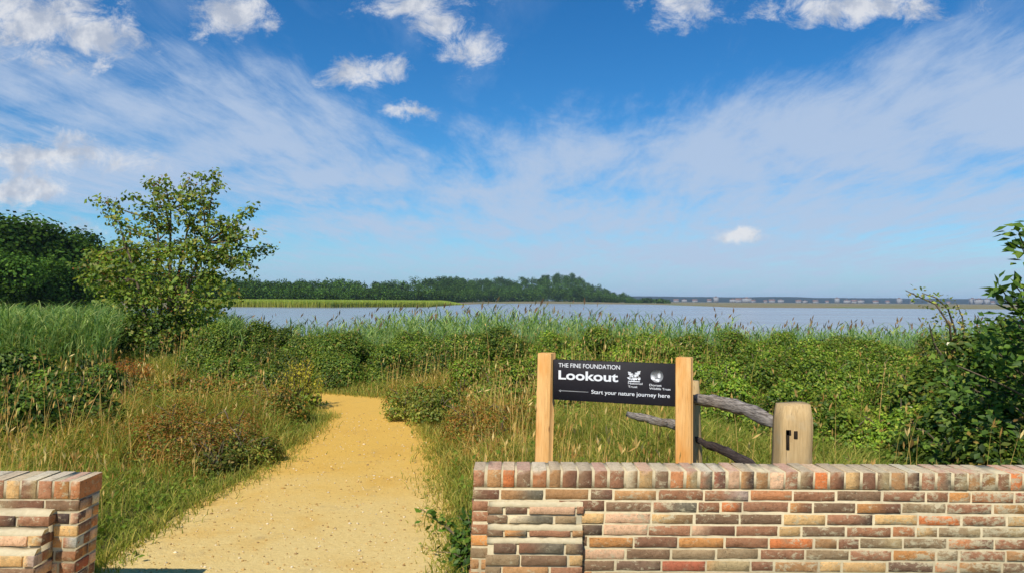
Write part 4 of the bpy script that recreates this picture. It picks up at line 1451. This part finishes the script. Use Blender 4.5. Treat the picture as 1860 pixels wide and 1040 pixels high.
YW = 3.6
TOPR = at(1300, 855, YW).z
bx = lambda px: at(px, 900, YW).x
but_w = WT_MOSS
zr = lambda py: at(980, py, YW).z
brick_wall('brick_wall', bx(860), 4.9, YW, TOPR, .185, 'long low wall of mixed old bricks with brick on edge coping, right of the path', 301, -1, (bx(888), bx(1062)), WT_ALL, .062, .03,
           [(zr(916), .016, 0), (zr(957), .028, 0), (zr(979), .042, 0)])
YL = 3.42
TOPL = at(100, 872, YL).z
xe = at(146, 880, YL).x
but_w = WT_PINK
zl = lambda py: at(60, py, YL - .06).z
brick_wall('brick_wall', xe - 1.15, xe, YL, TOPL, .185, 'short end of brick wall with stepped mortar ledges at the lower left corner', 302, 1, (xe - 1.1, xe - .105), WT_PINK, .068, .05,
           [(zl(936), .05, 0), (zl(966), .095, 0), (zl(996), .14, 0)])

# ------------------------------------------------------------------ the sign
def sign():
    pl = at(993, 640, 5.0); pr = at(1243, 648, 4.66)
    ang = math.atan2(pr.y - pl.y, pr.x - pl.x)
    W = math.hypot(pr.x - pl.x, pr.y - pl.y)
    root = empty('sign', (pl.x, pl.y, 0)); root.rotation_euler.z = ang
    pw, pdp = .1, .1
    for k, (cx, h) in enumerate(((0, pl.z), (W, pr.z))):
        b_ = MB(); b_.box((cx - pw / 2, -pdp / 2, -.3), (cx + pw / 2, pdp / 2, h), bev=.004)
        o_ = b_.build('post', M['timber'], root)
        if k == 0:
            # slight lean of the left post
            shear(o_, .022, h)
    # panel, in the sign's own plane x (along) z (up)
    tl = at(1008, 652, 4.95); bl = at(1008, 727, 4.95)
    z1, z0 = at(1118, 655.5, 4.83).z, at(1118, 730.5, 4.83).z
    x0, x1 = pw / 2 + .004, W - pw / 2 - .002
    yf = -.012
    pb = MB(); pb.box((x0, yf, z0), (x1, yf + .022, z1), bev=.002)
    panel = pb.build('sign_panel', M['sign'], root)
    dg = bpy.context.evaluated_depsgraph_get
    PW, PH = x1 - x0, z1 - z0

    def text(s, u0, v, width, height, mat, name, bold=0., par=panel):
        """text with its left edge at u0 (0..1 of panel), baseline v, total width and cap height in m"""
        cu = bpy.data.curves.new('lettering', 'FONT'); cu.body = s; cu.size = 1.; cu.extrude = 0.012; cu.offset = bold
        ob = bpy.data.objects.new('lettering', cu); COL.objects.link(ob)
        bpy.context.view_layer.update()
        me = bpy.data.meshes.new_from_object(ob.evaluated_get(dg()))
        bpy.data.objects.remove(ob)
        co = np.empty(len(me.vertices) * 3, np.float32); me.vertices.foreach_get('co', co); co = co.reshape(-1, 3)
        mn, mx = co.min(0), co.max(0)
        sx = width / (mx[0] - mn[0]); sy = height / .73
        out_ = np.column_stack([x0 + u0 * PW + (co[:, 0] - mn[0]) * sx, yf - .0015 - co[:, 2] * .08, z0 + v * PH + co[:, 1] * sy])
        me.vertices.foreach_set('co', out_.astype(np.float32).ravel()); me.update(); me.materials.clear()
        return link(name, me, mat, par)

    text('THE FINE FOUNDATION', .045, .815, .515 * PW, .030, M['white'], 'heading', .004)
    text('Lookout', .045, .52, .50 * PW, .062, M['white'], 'title', .024)
    text('Start your nature journey here', .325, .20, .63 * PW, .027, M['white'], 'tagline', .006)
    text('National', .625, .475, .115 * PW, .014, M['white'], 'emblem_caption', .004)
    text('Trust', .625, .395, .075 * PW, .014, M['white'], 'emblem_caption', .004)
    text('Dorset', .795, .455, .095 * PW, .015, M['white'], 'emblem_caption', .006)
    text('Wildlife Trust', .795, .375, .165 * PW, .014, M['white'], 'emblem_caption', .006)

    def flat(polys, mat, name, t=.0022):
        mb = MB()
        for pg in polys:
            n_ = len(pg)
            fr = [(x0 + u * PW, yf - t, z0 + v * PH) for u, v in pg]; bk = [(x0 + u * PW, yf - .0003, z0 + v * PH) for u, v in pg]
            tri_ = geometry.tessellate_polygon([[Vector((a[0], a[2], 0)) for a in fr]])
            mb.add(fr + bk, [np.array(tri_), np.array([(i, (i + 1) % n_, n_ + (i + 1) % n_, n_ + i) for i in range(n_)])])
        return mb.build(name, mat, panel)
    # arrow pointing left
    flat([[(.045, .235), (.066, .275), (.066, .247), (.30, .243), (.30, .225), (.066, .223), (.066, .195)]], M['grey'], 'arrow')
    asp = PH / PW

    def lobed(cu_, cv_, L, ang_, wd, nl=4):
        pts = []
        for side in (1, -1):
            tt = np.linspace(0, 1, 22) if side == 1 else np.linspace(1, 0, 22)[1:-1]
            for t_ in tt:
                ww = wd * math.sin(PI * min(1, t_ * .96 + .04)) ** .7 * (1 + .35 * math.cos(t_ * nl * 2 * PI))
                x_, y_ = (t_ - .5) * L, side * ww
                pts.append((cu_ + (x_ * math.cos(ang_) - y_ * math.sin(ang_)), cv_ + (x_ * math.sin(ang_) + y_ * math.cos(ang_)) / asp))
        return pts
    # oak leaf spray with acorns
    flat([lobed(.650, .70, .075, 2.35, .015), lobed(.694, .72, .085, .75, .016), lobed(.672, .62, .075, .05, .014), lobed(.640, .62, .05, 2.9, .010),
          [(.625, .535), (.625, .565), (.72, .565), (.72, .535)],
          [(.713 + .012 * math.cos(a), .625 + .045 * math.sin(a)) for a in np.linspace(0, 2 * PI, 14, endpoint=False)]], M['white'], 'leaf_emblem')
    disc = [(.853 + .050 * math.cos(a), .70 + .050 / asp * math.sin(a)) for a in np.linspace(0, 2 * PI, 40, endpoint=False)]
    ring = disc
    flat([ring], M['grey'], 'round_emblem', .0012)
    flat([[(.808, .62), (.806, .72), (.822, .77), (.835, .70), (.845, .66), (.838, .60)], [(.862, .66), (.858, .74), (.872, .82), (.884, .74), (.880, .66)], [(.838, .60), (.836, .645), (.866, .665), (.880, .625), (.866, .565)]], M['white'], 'face_emblem', .0026)
    tag(root, 'black sign board reading Lookout between two new timber posts', 'sign')


sign()

# ------------------------------------------------------------------ post and rail fence
def fence():
    root = empty('fence', (1.6, 4.05, 0))
    org = Vector(root.location)
    A = at(1441, 760, 4.02); A.z = 0
    B = Vector((at(1259, 740, 5.0).x, 5.0, 0))
    Cc = Vector((at(1140, 740, 5.78).x, 5.78, 0))
    # end post: chunky, bevelled, leaning a little, with two mortises put on as dark shapes
    top = at(1441, 732, 4.02).z
    w, dp = .178, .17
    prof = [(-w / 2, 0), (-w / 2, .93), (-w / 2 + .03, 1.0), (w / 2 - .025, 1.0), (w / 2, .95), (w / 2, 0)]
    rr = np.random.default_rng(8)
    nz_ = 16
    mb = MB()
    ringn = 16
    rings = []
    for i in range(nz_ + 1):
        t_ = i / nz_
        z = -.3 + t_ * (top + .3)
        sx, sy = w / 2, dp / 2
        ins = 0.0 if t_ < .95 else (.002 if i < nz_ else .012)
        pts = []
        for k in range(ringn):
            a = 2 * PI * k / ringn + PI / 4
            c, s = math.cos(a), math.sin(a)
            q = (abs(c) ** 14 + abs(s) ** 14) ** (-1 / 14)
            pts.append((c * q * (sx - ins) * (1 - .05 * t_) + rr.normal(0, .002) + .035 * (z - top), s * q * (sy - ins) + rr.normal(0, .002), z + (.006 * c if i == nz_ else 0)))
        rings.append(pts)
    V = np.array([p for rg in rings for p in rg] + [(0, 0, top + .002)])
    q = []
    for i in range(nz_):
        for k in range(ringn):
            k2 = (k + 1) % ringn
            q.append((i * ringn + k, i * ringn + k2, (i + 1) * ringn + k2, (i + 1) * ringn + k))
    t = [((nz_) * ringn + k, nz_ * ringn + (k + 1) % ringn, len(V) - 1) for k in range(ringn)]
    mb.add(V + np.array(A - org), [np.array(q), np.array(t)])
    post = mb.build('post', M['oak'], root)
    # mortises uncut: dark boxes just proud of the face, inner shade given as colour
    hb = MB()
    fy = A.y - org.y - dp / 2
    for (pa, pb_) in (((1428, 780), (1434, 816)), ((1428, 780), (1437, 790)), ((1442, 782), (1449, 796))):
        a = at(*pa, A.y - dp / 2); b_ = at(*pb_, A.y - dp / 2)
        hb.box((a.x - org.x, fy - .003, b_.z), (b_.x - org.x, fy + .05, a.z), bev=.002)
    hb.build('mortise_shade', M['slot_shade'], post)
    for P_, h, w_ in ((B, at(1262, 690, 5.0).z, .12),):
        mb = MB()
        n_ = 12
        pts = np.array([(P_.x - org.x + .01 * math.sin(z * 5), P_.y - org.y, z) for z in np.linspace(-.3, h, n_)])
        rad = np.concatenate([np.full(n_ - 1, w_ / 2), [w_ / 2 - .012]])
        mb.tube(pts, rad, 9)
        mb.build('post', M['oak'], root)

    def rail(p, q_, h0, h1, seed, taper0=.6, taper1=.7, sag=.0, mat='rail'):
        r_ = np.random.default_rng(seed)
        n_ = 15; ts = np.linspace(0, 1, n_)
        p = np.array(p); q_ = np.array(q_)
        cen = p + (q_ - p) * ts[:, None]
        cen[:, 2] += sag * np.sin(ts * PI) + np.cumsum(r_.normal(0, .003, n_))
        half = np.interp(ts, [0, .15, .85, 1], [h0 * taper0, h0, h1, h1 * taper1]) * (1 + r_.normal(0, .06, n_))
        dirn = unit(q_ - p); sd = unit(np.cross(dirn, np.array([0, 0, 1])))
        ring_ = [(-.1, 1.0), (.36, .85), (.42, -.6), (.1, -1.0), (-.3, -.85), (-.42, .3)]
        V = []
        for i in range(n_):
            for (a, b_) in ring_:
                V.append(cen[i] + sd * a * half[i] * 1.25 + np.array([0, 0, 1]) * b_ * half[i] * 1.0 + r_.normal(0, .003, 3))
        k = len(ring_)
        qd = []
        for i in range(n_ - 1):
            for j in range(k):
                qd.append((i * k + j, i * k + (j + 1) % k, (i + 1) * k + (j + 1) % k, (i + 1) * k + j))
        mb_ = MB()
        mb_.add(np.array(V) - np.array(org), [np.array(qd), np.array([tuple(range(k - 1, -1, -1)), tuple((n_ - 1) * k + j for j in range(k))])])
        o_ = mb_.build('rail', M[mat], root)
        return o_
    rail(at(1256, 724, 5.0), at(1414, 772, 4.08), .04, .05, 1, .8, .42, sag=.035)
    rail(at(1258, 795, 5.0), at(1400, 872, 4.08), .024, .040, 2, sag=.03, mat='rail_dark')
    rail(at(1140, 752, 5.78), at(1256, 778, 5.0), .03, .034, 3, sag=.01)
    tag(root, 'weathered post and rail fence with riven grey rails behind the sign and wall', 'fence')


fence()

# ------------------------------------------------------------------ light, sky, clouds
SUN_EL, SUN_AZ = math.radians(46), math.radians(22)   # sun stands behind the camera, 22 degrees to its left
dirl = Vector((math.sin(SUN_AZ) * math.cos(SUN_EL), math.cos(SUN_AZ) * math.cos(SUN_EL), -math.sin(SUN_EL)))
sd = bpy.data.lights.new('sun', 'SUN'); sd.energy = 3.8; sd.angle = math.radians(.5); sd.color = (1, .955, .88)
so = bpy.data.objects.new('sun', sd); COL.objects.link(so)
so.rotation_euler = dirl.to_track_quat('-Z', 'Y').to_euler()
so.location = (-10, -20, 30)

W = bpy.data.worlds.new('World'); SC.world = W
W.use_nodes = True
W.node_tree.nodes.clear()
g = NG(W.node_tree)
wo = g.node('ShaderNodeOutputWorld')
sky = g.node('ShaderNodeTexSky', sky_type='NISHITA')
sky.sun_disc = False
sky.sun_elevation = SUN_EL
sv = -dirl
sky.sun_rotation = math.atan2(sv.x, sv.y)
sky.altitude = 0; sky.air_density = 1.0; sky.dust_density = .0; sky.ozone_density = 4.0
hs = g.node('ShaderNodeHueSaturation'); hs.inputs['Saturation'].default_value = 1.3; hs.inputs['Value'].default_value = 1.0
g.l.new(sky.outputs[0], hs.inputs['Color'])
tc = g.coord('Generated')
sp = g.node('ShaderNodeSeparateXYZ'); g.put(sp.inputs[0], tc)
sx_, sy_, sz_ = sp.outputs
ay = g.m('MAXIMUM', g.m('ABSOLUTE', sy_), .08)
U = g.m('DIVIDE', sx_, ay); Vv = g.m('DIVIDE', sz_, ay)
UV = g.comb(U, Vv, 0)
base = g.mix(g.map(Vv, .15, -.02, .0, .92), g.mix(1., hs.outputs[0], (.44, .66, .735), 'MULTIPLY'), (2.0, 2.95, 4.4))
# warp
wn = g.node('ShaderNodeTexNoise', noise_dimensions='2D'); g.put(wn.inputs['Vector'], UV); wn.inputs['Scale'].default_value = 14; wn.inputs['Detail'].default_value = 6; wn.inputs['Roughness'].default_value = .62
nC = wn.outputs[0]
warp = g.vm('MULTIPLY', g.vm('SUBTRACT', wn.outputs[1], (.5, .5, .5)), (.06, .045, 0))
UVw = g.vm('ADD', UV, warp)


def uvp(px, py):
    return ((px - 930) / F, (hor(px) - py) / F, 0)


def blobmax(lst, vec):
    acc = None
    for (px, py, rx, ry, s) in lst:
        v = g.vm('SUBTRACT', vec, uvp(px, py))
        v = g.vm('MULTIPLY', v, (F / rx, F / ry, 0))
        L = g.vm('LENGTH', v, out=1)
        k = g.m('MULTIPLY_ADD', L, -s, s)
        acc = k if acc is None else g.m('MAXIMUM', acc, k)
    return acc


CUM = [(40, 30, 190, 95, 1), (150, 60, 130, 70, 1), (420, 25, 95, 62, 1), (755, 5, 130, 42, .8), (790, 45, 70, 55, .85), (850, 90, 75, 50, .8), (660, 125, 90, 40, .9), (750, 203, 75, 22, .7),
       (1230, 15, 90, 50, .85), (1560, 5, 230, 45, .95), (1348, 432, 55, 19, 1.1), (60, 285, 260, 48, .8), (20, 345, 110, 44, 1.1), (90, 412, 100, 24, .8)]
cm = blobmax(CUM, UVw)
nd = g.noise(g.vm('MULTIPLY', UV, (1, 1.4, 1)), 17, 10, .70, .3, '2D')
cum = g.map(g.m('ADD', cm, g.m('MULTIPLY', g.m('SUBTRACT', nd, .5), 2.0)), .05, .85)
# cirrus in the plane of the high cloud layer
zc = g.m('ADD', g.m('MAXIMUM', sz_, 0.), .06)
PX_, PY_ = g.m('DIVIDE', sx_, zc), g.m('DIVIDE', ay, zc)
cv = g.comb(g.m('MULTIPLY_ADD', PY_, -.05, PX_), g.m('MULTIPLY', PY_, .34), 0)
c1 = g.noise(cv, 1.6, 9, .60, .5, '2D')
c2 = g.noise(cv, 6.0, 8, .68, .2, '2D')
CIR = [(40, 140, 380, 80, .95), (270, 200, 330, 95, 1.1), (460, 255, 280, 105, 1.15), (620, 325, 380, 60, 1.1), (840, 345, 330, 55, .95), (230, 310, 420, 90, .9), (660, 412, 400, 36, .95), (1080, 290, 240, 100, 1.05), (1300, 300, 400, 130, 1.2), (1550, 260, 440, 140, 1.15), (1800, 200, 320, 120, 1.2), (1500, 370, 700, 120, 1.15), (1080, 395, 420, 90, 1.05), (1350, 455, 800, 70, .95), (1750, 120, 220, 60, .6)]
cmask = blobmax(CIR, UVw)
cir = g.map(g.m('ADD', g.m('MULTIPLY', cmask, .75), g.m('ADD', g.m('MULTIPLY', g.m('SUBTRACT', c1, .5), 1.5), g.m('MULTIPLY', g.m('SUBTRACT', c2, .5), 1.1))), -.30, .80, 0., .88)
wis = g.map(g.m('ADD', c1, g.m('MULTIPLY', c2, .3)), .62, .95, 0, .22)
cir = g.m('MAXIMUM', cir, wis)
K = 1.0
col1 = g.mix(cir, base, (2.95, 3.65, 4.8))
nsh = g.noise(g.vm('ADD', UV, (.013, .02, 0)), 20, 5, .6, 0, '2D')
ccol = g.mix(g.map(nsh, .35, .66), (5.0, 5.05, 5.2), (3.0, 3.3, 3.9))
col2 = g.mix(g.m('MULTIPLY', cum, .88), col1, ccol)
bg = g.node('ShaderNodeBackground'); g.put(bg.inputs[0], col2); bg.inputs[1].default_value = .125
g.l.new(bg.outputs[0], wo.inputs[0])

# ------------------------------------------------------------------ air
hz = MB(); hz.box((-8500, -120, -3), (8500, 8600, 48))
m = bpy.data.materials.new('pale_air'); m.use_nodes = True; m.node_tree.nodes.clear()
gg = NG(m.node_tree); oo = gg.node('ShaderNodeOutputMaterial')
pv = gg.node('ShaderNodeVolumePrincipled'); pv.inputs['Color'].default_value = (.62, .78, 1, 1); pv.inputs['Density'].default_value = 1.0e-4; pv.inputs['Anisotropy'].default_value = 0.
gg.l.new(pv.outputs[0], oo.inputs['Volume'])
o = hz.build('haze', m); tag(o, 'thin pale air over the whole scene', 'haze', kind='stuff')

# ------------------------------------------------------------------ render settings
SC.render.engine = 'CYCLES'
SC.cycles.use_denoising = True
try: SC.cycles.denoiser = 'OPENIMAGEDENOISE'
except Exception: pass
SC.cycles.max_bounces = 6; SC.cycles.diffuse_bounces = 3; SC.cycles.glossy_bounces = 2; SC.cycles.transmission_bounces = 3; SC.cycles.volume_bounces = 0
SC.cycles.use_adaptive_sampling = True; SC.cycles.adaptive_threshold = .015
SC.cycles.sample_clamp_indirect = 6
SC.view_settings.view_transform = 'Standard'; SC.view_settings.look = 'None'
SC.view_settings.exposure = .35; SC.view_settings.gamma = 1.
